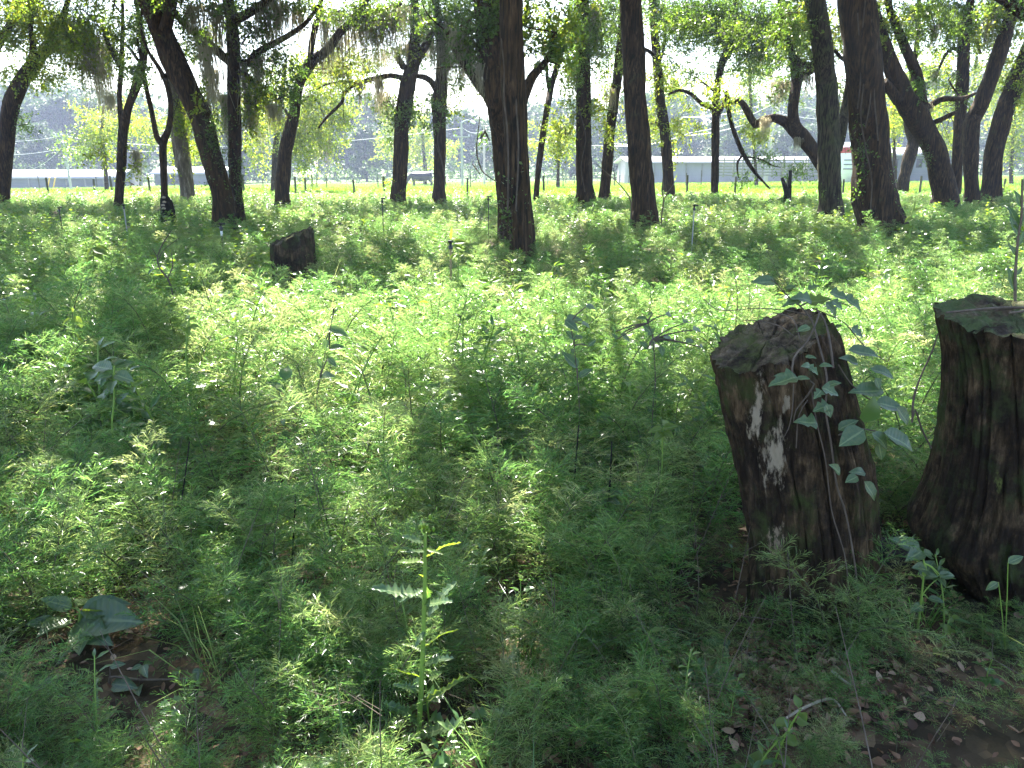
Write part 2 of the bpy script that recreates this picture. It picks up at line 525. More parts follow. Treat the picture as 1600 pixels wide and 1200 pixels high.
# the pale farm lane beyond the pasture
def lane():
    n = 40
    xs = np.linspace(-10, 60, n)
    yc = 97 + 3 * np.sin(xs * 0.05)
    V = np.concatenate([np.stack([xs, yc + o, terrain(xs, yc + o) + 0.03], -1) for o in (-1.8, 1.8)])
    i = np.arange(n - 1)
    g = Geo().add(V, np.stack([i, i + 1, i + 1 + n, i + n], -1))
    tag(link('farm_lane', g.mesh('farm_lane', M['gravel'])), kind='structure')
lane()

# ------------------------------------------------------------------ haze
def make_haze():
    g = Geo()
    box(g, (0, 125, 22), (460, 390, 58))
    m, nt, out = newmat('haze')
    v = nd(nt, 'ShaderNodeVolumePrincipled')
    v.inputs['Color'].default_value = (0.62, 0.73, 1.0, 1)
    v.inputs['Density'].default_value = 0.0008
    v.inputs['Anisotropy'].default_value = 0.1
    nt.links.new(v.outputs[0], out.inputs['Volume'])
    tag(link('haze', g.mesh('haze', m)), kind='stuff')
make_haze()

# ------------------------------------------------------------------ light map of the wood floor
SUNNY = [  # pixel ellipses of the photo that lie in full sun: cx, cy, rx, ry, strength
    (760, 505, 430, 72, 1.0), (1260, 490, 340, 62, 1.0),
    (700, 500, 260, 62, 1.0), (520, 560, 190, 46, 1.0), (430, 520, 140, 34, .9), (880, 560, 170, 40, 1.0), (1010, 520, 130, 70, .9),
    (1180, 480, 260, 50, .95), (1420, 460, 150, 60, .8), (1380, 560, 90, 60, .8), (1560, 430, 120, 36, .6),
    (640, 345, 150, 24, .75), (780, 420, 60, 26, .6), (980, 455, 120, 20, .9),
    (120, 500, 40, 26, .9), (150, 395, 40, 20, .8), (60, 300, 260, 14, .8), (320, 305, 900, 10, .55), (1180, 325, 420, 22, .5), (520, 322, 120, 16, .6),
    (1000, 690, 60, 12, .7), (690, 660, 90, 26, .7), (470, 690, 80, 32, .65), (330, 800, 60, 26, .6), (120, 700, 90, 24, .55),
    (480, 950, 55, 60, .85), (600, 985, 60, 55, .9), (665, 990, 50, 85, 1.0), (680, 1100, 60, 60, .9), (420, 1090, 110, 34, .85), (640, 1150, 80, 40, .8), (330, 1180, 120, 30, .6),
    (900, 1040, 70, 22, .6), (1000, 930, 60, 30, .5), (760, 800, 60, 24, .5), (900, 760, 70, 26, .5), (560, 780, 90, 30, .5), (220, 905, 80, 26, .5), (60, 960, 60, 24, .4),
]
SHADE = [
    (1240, 760, 130, 330, 1.0), (1530, 760, 150, 360, 1.0), (1400, 1100, 330, 130, .85), (200, 440, 240, 36, .85), (900, 640, 230, 34, .85), (330, 420, 90, 40, .8),
    (760, 640, 160, 28, .7), (640, 740, 330, 90, .97), (330, 700, 420, 100, .95), (250, 850, 300, 120, .93), (900, 860, 160, 110, .9), (420, 830, 160, 60, .9), (100, 780, 120, 60, .7), (820, 390, 200, 18, .7), (1150, 395, 220, 26, .7), (200, 1020, 160, 50, .6),
]

def keep_shade(S):
    """How likely foliage is to stand in the way of the sun at places S on the wood floor (1 shade, 0 sun)."""
    S = np.asarray(S, float)
    u, v = proj(S)
    nz = fbm(S[..., 0] * 1.1 + 3, S[..., 1] * 0.8 + 9, 0, 3)
    k = 1.0 - 0.99 * sstep(0.605, 0.645, nz)
    wob = (fbm(S[..., 0] * 1.6, S[..., 1] * 1.6, 5, 2) - 0.5) * 0.9
    for cx, cy_, rx, ry, s in SHADE:
        d = np.sqrt(((u - cx) / rx) ** 2 + ((v - cy_) / ry) ** 2) + wob * 0.5
        k = np.maximum(k, s * (1 - sstep(0.85, 1.1, d)))
    fine = fbm(S[..., 0] * 2.9 + 31, S[..., 1] * 2.3 + 17, 0, 2)
    k = np.where((u > 1080) & (v > 560), k, np.minimum(k, 1.0 - 0.99 * sstep(0.63, 0.665, fine)))
    for cx, cy_, rx, ry, s in SUNNY:
        s = 1 - (1 - s) * (0.25 if s >= .75 or cy_ < 600 else 0.8)
        if cy_ > 640:
            rx, ry = rx * (1.5 if s > .94 else 1.0), ry * (1.5 if s > .94 else 1.0)
        d = np.sqrt(((u - cx) / rx) ** 2 + ((v - cy_) / ry) ** 2) + wob
        k = np.minimum(k, 1 - s * (1 - sstep(0.85, 1.1, d)))
    near = S[..., 1] > 0.6
    k = np.where(near, k, 0.75)
    return np.where(S[..., 1] > 31, 0.04, k)

# ------------------------------------------------------------------ trees of the wood
# every stem: rows of photo pixels (x, y, width); 'up' carries the stem on above the picture into the crown
TREES = [
 dict(d=28, label='far left trunk curving right under bright yellow green leaves', stems=[
    dict(p=[(5,315,22),(6,270,22),(12,200,24),(20,155,26),(40,117,24),(58,96,18),(78,62,13),(100,20,9)], up=1, base=1),
    dict(p=[(-14,95,12),(0,65,12),(22,30,11),(45,5,10)], up=1),
    dict(p=[(40,117,14),(52,80,10),(48,40,8),(60,0,7)], up=0)],
    clumps=[(92,60,62,52,.78,'b'),(20,22,34,30,.55,'b'),(20,108,24,18,.35,'b'),(42,195,22,14,.4,'d'),(62,120,30,18,.5,'b'),(130,95,26,24,.45,'b'),(58,8,60,22,.5,'l')],
    moss=[(115,36,90,22),(137,60,118,34),(155,100,84,24),(128,45,60,20),(160,70,70,18)]),
 dict(d=27, label='slim young tree forking into a narrow V, left of the leaning trunk', stems=[
    dict(p=[(186,318,16),(188,280,15),(191,233,15),(193,200,15),(203,163,12),(217,122,14),(225,80,11),(218,35,8),(211,0,6)], up=1, base=1),
    dict(p=[(192,205,12),(188,170,9),(187,146,8),(190,102,8),(192,30,6),(191,0,5)], up=0),
    dict(p=[(187,104,8),(178,86,8),(168,66,8),(157,30,5)], up=0),
    dict(p=[(216,95,6),(202,75,5),(180,58,4),(150,38,3)], up=0)],
    clumps=[(180,78,22,26,.45,'b'),(212,112,14,16,.5,'b'),(170,252,24,14,.4,'b'),(214,252,16,14,.4,'b'),(196,232,14,14,.3,'b'),(150,30,44,24,.35,'l'),(212,40,30,24,.3,'l'),(205,292,12,9,.3,'b')],
    moss=[(212,236,46,9),(172,150,40,10)]),
 dict(d=25.5, label='thin dark Y shaped tree with a low blackened stump at its foot', stems=[
    dict(p=[(257,314,12),(256,280,11),(255,226,12),(263,203,10),(267,170,9),(262,135,9),(248,105,7),(231,79,5),(220,40,4)], up=1, base=1),
    dict(p=[(254,226,10),(245,213,9),(237,175,8),(228,135,7),(221,95,6),(214,60,4)], up=0)],
    clumps=[(246,110,22,18,.35,'l'),(228,60,28,26,.35,'l')], moss=[]),
 dict(d=31, label='stout trunk with a pale peeling strip, behind the big leaning tree', pale=1, stems=[
    dict(p=[(293,309,24),(291,290,22),(283,233,25),(277,175,25),(271,125,22),(262,60,18),(252,0,14)], up=1, base=1)],
    clumps=[(281,190,24,34,.45,'b'),(300,215,20,40,.5,'b'),(275,255,10,16,.4,'b'),(240,20,40,30,.35,'l')], moss=[(268,60,50,10)]),
 dict(d=19, label='big dark trunk leaning steeply to the left with a broken stub', stems=[
    dict(p=[(350,333,38),(347,310,32),(335,262,33),(315,190,36),(286,125,36),(262,73,36),(242,23,33),(226,-15,30)], up=1, base=1),
    dict(p=[(258,48,20),(266,15,18),(270,-20,16)], up=0),
    dict(p=[(274,121,12),(262,119,9),(253,119,7)], up=0)],
    clumps=[(338,250,12,70,.25,'i'),(330,200,12,40,.2,'i'),(255,5,50,18,.5,'l'),(300,60,22,30,.3,'l'),(318,160,14,30,.3,'b')], moss=[(300,10,66,16),(320,60,100,14)]),
 dict(d=20, label='straight trunk growing against the leaning one, bare limbs spread both ways', stems=[
    dict(p=[(370,328,24),(368,290,20),(367,233,20),(366,146,20),(365,88,21),(362,29,20),(356,-15,19)], up=1, base=1),
    dict(p=[(360,98,14),(340,80,14),(321,64,13),(296,44,11),(277,26,9),(262,0,7)], up=0),
    dict(p=[(370,96,14),(388,98,13),(400,84,12),(420,72,10),(446,58,9),(478,36,7),(498,8,6)], up=0),
    dict(p=[(364,32,16),(382,24,15),(402,11,14),(434,-6,12)], up=0),
    dict(p=[(368,110,10),(388,120,8),(400,140,6),(398,168,4)], up=0)],
    clumps=[(372,285,7,44,.4,'i'),(356,210,6,40,.3,'i'),(330,185,20,30,.3,'b'),(395,150,30,44,.35,'b'),(425,110,36,40,.5,'d'),(432,155,30,24,.5,'d'),(350,10,70,18,.45,'d'),(390,190,30,24,.3,'b'),(400,60,26,26,.25,'l')],
    moss=[(335,10,100,22),(330,110,70,14),(350,150,90,8),(380,100,110,8),(415,8,92,20),(440,4,70,16),(465,14,54,16),(402,90,60,10),(425,164,40,16),(390,150,70,10),(318,70,90,10)]),
 dict(d=26.5, label='slender tree leaning right and splitting into two mossy limbs', stems=[
    dict(p=[(441,313,26),(441,300,24),(447,233,22),(460,175,17),(467,131,17),(483,103,20),(492,92,16),(511,79,14),(531,52,13),(557,29,10),(590,18,8),(628,6,6)], up=0, base=1),
    dict(p=[(480,110,14),(485,90,10),(487,67,10),(496,29,9),(502,0,8)], up=1),
    dict(p=[(548,36,9),(562,14,8),(580,-6,7)], up=0),
    dict(p=[(455,190,6),(446,172,4),(436,164,3)], up=0)],
    clumps=[(410,105,26,26,.35,'l'),(570,20,70,24,.3,'l'),(520,20,50,18,.35,'l')],
    moss=[(500,90,24,10),(520,62,62,22),(540,45,64,22),(560,32,70,22),(585,26,86,22),(600,22,70,16),(615,14,80,18),(527,20,50,14),(505,30,70,10)]),
 dict(d=28, label='trunk with a glossy leafy waist and a long low limb reaching left', stems=[
    dict(p=[(623,313,27),(623,300,25),(627,219,24),(633,160,25),(639,125,24),(646,96,22),(648,60,17),(648,29,14),(646,-10,12)], up=1, base=1),
    dict(p=[(630,104,12),(624,94,10),(617,86,8)], up=0),
    dict(p=[(648,98,16),(658,80,15),(666,70,13),(676,50,9)], up=0),
    dict(p=[(630,122,9),(610,118,8),(590,122,8),(570,127,7),(548,136,6),(537,147,6),(534,160,5),(520,174,5),(508,186,4),(498,200,3)], up=0),
    dict(p=[(560,130,4),(535,128,4),(510,132,3),(495,140,2)], up=0)],
    clumps=[(600,156,34,22,.4,'l'),(640,172,32,26,.6,'g'),(622,200,22,18,.35,'g'),(545,112,70,16,.5,'b'),(570,106,30,14,.6,'l'),(660,178,22,18,.35,'d'),(628,80,30,26,.3,'l'),(652,14,40,20,.5,'d'),(626,285,10,16,.55,'b'),(600,80,30,16,.25,'l')],
    moss=[(562,126,44,9),(600,146,44,18),(590,124,50,12),(640,70,60,10),(600,84,24,26),(630,10,70,14)]),
 dict(d=29, label='straight trunk wound with dry vines, joined by an arm to its left neighbour', stems=[
    dict(p=[(686,302,22),(686,285,19),(687,204,21),(687,155,25),(689,125,21),(690,73,16),(683,29,13),(680,-10,12)], up=1, base=1),
    dict(p=[(682,140,12),(672,126,10),(660,120,9),(650,119,8)], up=0),
    dict(p=[(692,116,10),(702,103,8),(716,90,6)], up=0)],
    clumps=[(690,48,40,44,.55,'d'),(712,100,26,24,.3,'l'),(700,180,18,16,.25,'d'),(674,160,14,22,.3,'d'),(720,20,40,20,.5,'d')],
    moss=[(690,70,80,18),(720,80,66,22),(662,22,64,20),(700,40,90,16),(670,60,50,12)], vines=[[(693,170),(684,215),(690,250),(697,290)],[(680,225),(688,245),(696,280)]]),
 dict(d=12.1, label='broad foremost trunk in the middle, nearest of all the standing trees', stems=[
    dict(p=[(816,378,43),(814,345,41),(811,300,40),(805,200,38),(800,100,39),(797,0,39),(795,-40,38)], up=1, base=1)],
    clumps=[(806,330,7,60,.35,'i'),(790,340,6,30,.3,'i')], moss=[], vines=[[(783,60),(788,110),(787,150),(792,200),(794,260),(793,330)],[(812,40),(806,140),(810,230),(806,330)]]),
 dict(d=14.6, label='trunk pressed behind the foremost one, forking high to the left', stems=[
    dict(p=[(788,338,24),(787,300,26),(782,220,30),(774,150,34),(768,80,40),(760,0,42),(757,-30,42)], up=1, base=1),
    dict(p=[(776,180,18),(762,150,18),(745,128,17),(730,104,15),(715,82,13),(700,50,10)], up=0),
    dict(p=[(808,180,20),(822,142,17),(832,120,16),(846,104,12),(860,84,9),(868,50,7)], up=0)],
    clumps=[(745,40,44,44,.62,'d'),(765,15,50,24,.6,'d'),(770,90,30,26,.45,'d'),(850,35,38,34,.6,'b'),(872,82,34,30,.5,'d'),(840,70,22,30,.5,'b'),(880,20,34,22,.5,'b'),(726,60,24,26,.4,'l'),(757,205,4,4,.2,'d')],
    moss=[(738,70,60,16),(718,50,60,16),(752,100,50,10)]),
 dict(d=31, label='thin crooked tree leaning right behind the foremost trunk', stems=[
    dict(p=[(838,304,10),(840,280,9),(845,233,10),(854,175,10),(860,140,11),(869,108,9),(878,82,8),(890,50,7),(900,10,6)], up=1, base=1),
    dict(p=[(859,143,7),(855,120,6),(854,100,5),(848,70,4)], up=0)],
    clumps=[(880,60,24,24,.4,'b'),(868,88,26,16,.35,'l')], moss=[(893,96,30,8)]),
 dict(d=28.5, label='upright trunk clothed in climbing leaves, left of the tall bare trunk', stems=[
    dict(p=[(915,308,32),(914,290,28),(912,233,26),(912,160,25),(911,88,23),(911,29,21),(910,-10,20)], up=1, base=1)],
    clumps=[(911,50,26,60,.75,'d'),(906,128,20,28,.6,'l'),(936,60,22,60,.45,'l'),(882,205,26,30,.5,'b'),(930,170,16,40,.4,'b'),(893,110,16,26,.5,'b'),(938,215,12,26,.3,'b'),(890,165,16,16,.4,'b'),(945,10,40,20,.5,'d')],
    moss=[(930,10,80,10)], vines=[[(905,170),(915,215),(908,260),(914,300)]]),
 dict(d=31.5, label='trunk tilting right, half covered by the tall bare trunk', stems=[
    dict(p=[(945,300,19),(946,285,17),(952,219,17),(959,160,16),(965,122,16),(968,88,14),(972,30,12),(974,-10,11)], up=1, base=1),
    dict(p=[(956,172,4),(944,171,3),(930,174,2)], up=0)],
    clumps=[(954,60,26,50,.5,'l'),(945,120,22,18,.5,'b'),(965,190,10,24,.3,'b'),(935,30,26,26,.5,'d')], moss=[(955,140,36,10)]),
 dict(d=18.5, label='tall bare straight trunk without low branches, middle right', stems=[
    dict(p=[(1007,337,46),(1005,315,39),(1001,248,37),(994,160,36),(990,88,35),(985,15,34),(982,-40,33)], up=1, base=1)],
    clumps=[], moss=[]),
 dict(d=34, label='slim ivy speckled tree just right of the tall bare trunk', stems=[
    dict(p=[(1045,292,19),(1044,275,17),(1039,210,17),(1032,160,16),(1027,102,15),(1022,44,13),(1018,-10,12)], up=1, base=1),
    dict(p=[(1024,88,8),(1014,80,6),(1002,74,5)], up=0), dict(p=[(1030,100,6),(1038,70,5),(1040,30,4)], up=0),
    dict(p=[(1036,205,5),(1024,190,4)], up=0)],
    clumps=[(1028,60,20,60,.35,'b'),(1034,130,18,24,.5,'b'),(1020,190,18,34,.5,'b'),(1056,196,16,28,.45,'b'),(1052,225,18,12,.3,'b'),(1060,250,14,10,.25,'b'),(1050,20,40,26,.6,'d'),(1068,60,30,30,.4,'d'),(1080,110,30,24,.25,'d')], moss=[]),
 dict(d=33, label='slender dark tree with a bare arching left limb and spreading dark crown', stems=[
    dict(p=[(1117,300,13),(1117,285,12),(1118,204,13),(1119,160,13),(1122,125,11),(1130,93,13),(1140,78,15),(1146,40,10),(1150,0,9)], up=1, base=1),
    dict(p=[(1115,170,7),(1098,163,7),(1080,147,6),(1062,141,5),(1045,147,4)], up=0),
    dict(p=[(1121,180,9),(1130,163,7),(1138,152,6)], up=0),
    dict(p=[(1115,142,4),(1100,130,3),(1086,119,2)], up=0)],
    clumps=[(1110,40,60,36,.68,'d'),(1180,34,70,36,.72,'d'),(1150,86,40,22,.45,'d'),(1190,92,34,20,.4,'d'),(1090,14,60,20,.7,'d'),(1235,40,44,44,.6,'d'),(1140,112,40,14,.25,'d'),(1200,118,24,12,.25,'d'),(1085,95,30,20,.25,'d'),(1088,200,12,8,.5,'b'),(1130,60,20,16,.5,'b')],
    moss=[(1192,66,30,10),(1186,72,24,6)]),
 dict(d=27, label='contorted tree whose knobbly limb snakes left behind the right hand trunks', stems=[
    dict(p=[(1300,300,24),(1296,280,23),(1279,248,22),(1258,218,23),(1240,200,22),(1228,190,17),(1208,184,14),(1190,190,14),(1180,195,12),(1170,178,12),(1163,165,11),(1154,158,10),(1142,161,7)], up=0, base=1),
    dict(p=[(1245,205,17),(1239,178,17),(1241,146,16),(1245,125,17),(1242,102,16),(1236,80,12),(1225,40,9),(1218,0,7)], up=1),
    dict(p=[(1245,128,14),(1260,115,13),(1274,104,13),(1252,100,12),(1240,88,9)], up=0),
    dict(p=[(1275,104,10),(1262,76,8),(1252,72,5)], up=0)],
    clumps=[(1222,110,36,34,.35,'d'),(1255,60,40,40,.5,'l'),(1262,25,30,26,.6,'b'),(1210,150,24,12,.3,'l'),(1310,40,12,26,.5,'b'),(1312,140,10,30,.4,'b')],
    moss=[(1214,130,36,14),(1226,128,26,10),(1196,186,30,12),(1246,216,22,7),(1262,120,30,10)]),
 dict(d=21.5, label='mossy green straight trunk with a second stem, left of the thickest right trunk', mossy=1, stems=[
    dict(p=[(1297,320,39),(1297,300,35),(1295,233,34),(1292,146,33),(1285,73,32),(1274,0,34),(1268,-30,34)], up=1, base=1),
    dict(p=[(1306,235,20),(1316,200,16),(1322,163,13),(1330,110,11)], up=0),
    dict(p=[(1304,78,6),(1316,92,6),(1328,98,6)], up=0)],
    clumps=[(1297,300,10,14,.25,'i'),(1238,15,36,24,.5,'d')], moss=[]),
 dict(d=17, label='thickest trunk on the right, furrowed bark with vines running down it', stems=[
    dict(p=[(1374,350,74),(1369,325,65),(1364,280,60),(1360,233,58),(1352,117,55),(1342,30,54),(1338,-30,53)], up=1, base=1)],
    clumps=[(1350,260,8,46,.25,'i'),(1385,300,8,26,.3,'i'),(1362,72,6,8,.35,'i'),(1340,200,5,40,.12,'i')], moss=[],
    vines=[[(1352,0),(1347,60),(1350,120),(1345,180),(1352,230),(1362,280),(1360,330)],[(1362,30),(1355,90),(1360,150),(1352,200)],[(1340,20),(1345,110),(1340,170)],[(1371,60),(1366,140),(1372,220)]]),
 dict(d=26, label='heavy trunk leaning left with two upper stems, right of the thickest trunk', stems=[
    dict(p=[(1477,312,42),(1476,298,36),(1460,233,35),(1437,190,36),(1416,155,33),(1398,117,27),(1384,76,23),(1370,30,18),(1360,-10,15)], up=1, base=1),
    dict(p=[(1452,210,20),(1443,170,18),(1434,122,17),(1417,80,15),(1398,35,12),(1388,0,10)], up=1),
    dict(p=[(1440,172,11),(1455,164,11),(1468,156,11),(1482,154,9),(1494,155,8),(1508,153,7),(1524,146,4)], up=0),
    dict(p=[(1456,192,9),(1470,187,8),(1484,180,8),(1492,176,6)], up=0),
    dict(p=[(1404,160,18),(1392,142,16),(1380,128,14)], up=0)],
    clumps=[(1392,40,26,32,.5,'b'),(1420,18,36,22,.55,'l'),(1432,128,24,16,.55,'g'),(1440,60,22,30,.3,'l'),(1460,40,36,40,.4,'l'),(1448,240,8,12,.3,'i'),(1382,44,16,16,.5,'b')],
    moss=[(1462,40,36,8),(1450,166,20,10)]),
 dict(d=36, label='short dark curved trunk half hidden behind the heavy left leaning one', stems=[
    dict(p=[(1412,280,18),(1415,270,16),(1421,245,20),(1427,222,17),(1420,195,15),(1418,165,13),(1425,120,10),(1432,70,8),(1436,20,7)], up=1, base=1),
    dict(p=[(1427,226,9),(1436,216,8),(1446,204,8)], up=0)],
    clumps=[(1405,170,22,24,.35,'b'),(1440,100,20,20,.3,'l')], moss=[]),
 dict(d=32.5, label='grey upright trunk in the gap left of the forked right tree', stems=[
    dict(p=[(1494,276,18),(1495,262,17),(1497,233,17),(1503,146,18),(1506,73,18),(1512,29,14),(1518,-10,12)], up=1, base=1),
    dict(p=[(1505,80,6),(1488,76,6),(1476,88,5),(1466,110,4)], up=0), dict(p=[(1510,62,5),(1526,66,5),(1532,84,4)], up=0)],
    clumps=[(1484,36,36,30,.5,'l'),(1474,120,34,16,.35,'l'),(1530,50,28,30,.4,'b'),(1500,10,40,16,.5,'l')], moss=[(1462,110,30,8),(1500,45,30,10)]),
 dict(d=28, label='tree with a smooth trunk bending right above a dead side stub', stems=[
    dict(p=[(1519,304,24),(1518,285,22),(1517,204,26),(1523,180,26),(1533,163,25),(1550,117,24),(1565,73,23),(1577,33,20),(1588,-10,18)], up=1, base=1),
    dict(p=[(1511,200,8),(1505,180,6),(1503,158,4),(1490,138,3),(1482,124,2)], up=0)],
    clumps=[(1560,20,40,24,.45,'l'),(1545,60,20,20,.3,'b')], moss=[(1553,20,60,14)]),
 dict(d=29, label='thick rightmost trunk leaning out of the picture to the right', stems=[
    dict(p=[(1548,300,31),(1549,288,28),(1555,233,27),(1570,175,28),(1588,125,29),(1606,85,28),(1625,30,26)], up=1, base=1)],
    clumps=[(1580,130,16,34,.35,'b'),(1592,90,24,24,.4,'b'),(1600,160,16,20,.3,'b')], moss=[]),
 dict(d=16, label='dark limb crossing the top right corner from a tree beside the view', stems=[
    dict(p=[(1760,300,50),(1745,200,46),(1710,90,40),(1650,40,34),(1600,14,30),(1572,2,16),(1545,-12,10)], up=0, base=1),
    dict(p=[(1745,200,40),(1752,60,36),(1760,-40,34)], up=1)],
    clumps=[(1580,-4,40,14,.3,'d')], moss=[]),
 # trees standing out in the sunny pasture
 dict(d=48, label='sunlit yellow green tree with a low hanging crown, left of centre', open=1, stems=[
    dict(p=[(428,283,10),(429,262,9),(430,240,9),(434,200,9),(440,150,8),(446,100,6)], up=0, base=1),
    dict(p=[(432,205,6),(460,170,5),(490,150,4),(510,190,3)], up=0)],
    clumps=[(488,150,56,46,.6,'b'),(482,215,52,40,.72,'b'),(470,258,18,18,.55,'b'),(500,95,50,34,.45,'b'),(400,215,26,36,.5,'b'),(395,160,30,30,.4,'b'),(530,170,30,40,.3,'b')], moss=[(512,220,36,6),(500,205,50,5),(405,190,50,8)]),
 dict(d=58, label='hazy yellow green tree at the pasture edge, behind the slim V fork', open=1, stems=[
    dict(p=[(166,284,7),(165,262,7),(162,235,6),(160,200,5),(162,165,4)], up=0, base=1)],
    clumps=[(160,205,44,34,.6,'b'),(125,230,30,26,.4,'l'),(200,180,34,30,.4,'b'),(240,200,30,30,.4,'b'),(300,240,14,26,.5,'b'),(325,200,20,40,.5,'b')], moss=[]),
 dict(d=104, label='pale sunlit tree behind the grazing cow', open=1, stems=[
    dict(p=[(664,275,6),(664,262,6),(662,240,5),(660,200,4)], up=0, base=1)],
    clumps=[(655,235,28,34,.55,'b'),(612,225,22,36,.5,'b'),(640,190,40,24,.4,'b'),(700,235,16,30,.35,'b')], moss=[]),
 dict(d=60, label='light green bushy tree beyond the lane, behind the thin crooked tree', open=1, stems=[
    dict(p=[(872,282,6),(872,262,5),(874,235,5),(876,200,4)], up=0, base=1)],
    clumps=[(872,232,34,20,.5,'b'),(885,200,26,26,.5,'b'),(850,205,20,22,.3,'b')], moss=[]),
 dict(d=62, label='pale green tree filling the gap behind the contorted snaking limb', open=1, stems=[
    dict(p=[(1182,280,6),(1180,255,5),(1176,200,5),(1172,140,5),(1170,90,4)], up=0, base=1)],
    clumps=[(1165,130,44,40,.35,'b'),(1195,105,40,30,.35,'b'),(1060,130,40,30,.3,'b'),(1185,212,28,16,.4,'b'),(1150,60,60,30,.4,'b'),(1165,195,14,18,.3,'b')], moss=[]),
 dict(d=50, label='yellow lit tree in the gap between the two largest right hand trunks', open=1, stems=[
    dict(p=[(1398,285,7),(1398,262,7),(1397,230,6),(1396,180,5),(1400,120,4)], up=0, base=1)],
    clumps=[(1398,185,26,40,.55,'b'),(1404,130,24,26,.4,'b'),(1462,170,30,40,.45,'b'),(1470,215,20,24,.4,'b'),(1465,100,30,30,.4,'b')], moss=[]),
 dict(d=64, label='soft green tree at the right edge behind the leaning rightmost trunk', open=1, stems=[
    dict(p=[(1580,285,7),(1580,262,7),(1582,230,6),(1584,170,5)], up=0, base=1)],
    clumps=[(1590,190,30,50,.5,'b'),(1545,150,16,50,.4,'b'),(1575,235,30,20,.4,'b'),(1590,120,30,40,.45,'b'),(1535,100,24,40,.35,'b')], moss=[]),
]
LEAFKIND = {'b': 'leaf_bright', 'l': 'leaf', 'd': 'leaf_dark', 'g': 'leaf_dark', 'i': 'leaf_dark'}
M['bark_mossy'] = noise_mat('mossy_bark', [(0.3, (0.026, 0.020, 0.012)), (0.52, (0.066, 0.052, 0.031)), (0.72, (0.125, 0.10, 0.064))], 13, (1, 1, 0.16), 0.92, 1.0, 0.05,
                            extra=furrows(moss_extra(0.42, 0.6, (0.065, 0.072, 0.028)), 30.0))
CROWN_MATS = ['leaf', 'leaf_bright', 'leaf_dark', 'twig']
CM = [M[k] for k in CROWN_MATS]

def stem_rows(st, d, tree_off, ground_base, r):
    rows = []
    pts = st['p']
    for i, (x, y, w) in enumerate(pts):
        dy = 0.0 if st.get('base') and i < 3 else (fbm(i * 0.6 + tree_off, tree_off * 1.3, 2.0, 2) - 0.5) * 1.2
        v = P(x, y, d + dy)
        rows.append([v.x, v.y, v.z, prad(w * 0.95, x, y, d + dy)])
    if st.get('base'):
        x0, y0, z0, r0 = rows[0]
        x1, y1, z1, _ = rows[1]
        zg = float(terrain(x0, d))
        if z0 > zg + 0.1:
            k = (z0 - zg) / max(z1 - z0, 0.15)
            k = min(k, 1.2)
            rows.insert(0, [x0 - (x1 - x0) * k * 0.5, y0, zg - 0.08, r0 * 1.25])
        else:
            rows.insert(0, [x0, y0, zg - 0.08, r0 * 1.1])
    return rows

def moss_bundle(g, top, length, width, r, n):
    """A beard of thin wavy strands hanging from about 'top'."""
    a = r.normal(0, 1, (n, 3)) * np.array([width * 0.38, width * 0.3, width * 0.16])
    o = np.array(top) + a
    L = length * (0.25 + 0.75 * r.random(n) ** 1.3)
    k = 5
    s = np.linspace(0, 1, k)
    sway = r.normal(0, 0.06, (n, 1, 2)) * L[:, None, None] * s[None, :, None] + np.sin(s[None, :, None] * 7 + r.random((n, 1, 1)) * 6) * 0.02
    c = np.repeat(o[:, None, :], k, 1)
    c[..., :2] += sway
    c[..., 2] -= L[:, None] * s[None]
    ang = r.random(n) * np.pi
    sd = np.stack([np.cos(ang), np.sin(ang), np.zeros(n)], -1)[:, None, :] * (0.0085 * (1.0 - 0.75 * s))[None, :, None] * (0.6 + 0.8 * r.random((n, 1, 1)))
    V = np.stack([c - sd, c + sd], 2).reshape(n, k * 2, 3)
    base = (np.arange(n) * k * 2)[:, None, None]
    i = np.arange(k - 1) * 2
    q = np.stack([i, i + 1, i + 3, i + 2], -1)[None]
    g.add(V.reshape(-1, 3), (q + base).reshape(-1, 4))

def top_band():
    r = np.random.default_rng(12)
    wood = [T for T in TREES if not T.get('open') and T['d'] < 37 and T['d'] > 17.5]
    for i in range(46):
        x, y = -10 + 1620 * (i + r.random()) / 46, r.uniform(-5, 62)
        T = min(wood, key=lambda t: abs(t['stems'][0]['p'][-1][0] - x) + r.random() * 60)
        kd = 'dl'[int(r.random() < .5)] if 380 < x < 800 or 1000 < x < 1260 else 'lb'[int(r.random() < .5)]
        T['clumps'].append((x, y, r.uniform(20, 46), r.uniform(14, 30), r.uniform(.3, .55), kd))
    for i in range(44):
        x, y = -10 + 1620 * (i + r.random()) / 44, r.uniform(45, 175)
        if (x < 60 and y > 70) or 780 < x < 830 or 340 < x < 380:
            continue
        T = min((t for t in wood if t['d'] > 24), key=lambda t: abs(t['stems'][0]['p'][-1][0] - x) + r.random() * 60)
        T['clumps'].append((x, y, r.uniform(16, 40), r.uniform(12, 26), r.uniform(.2, .42), 'lbb'[r.integers(0, 3)]))
top_band()

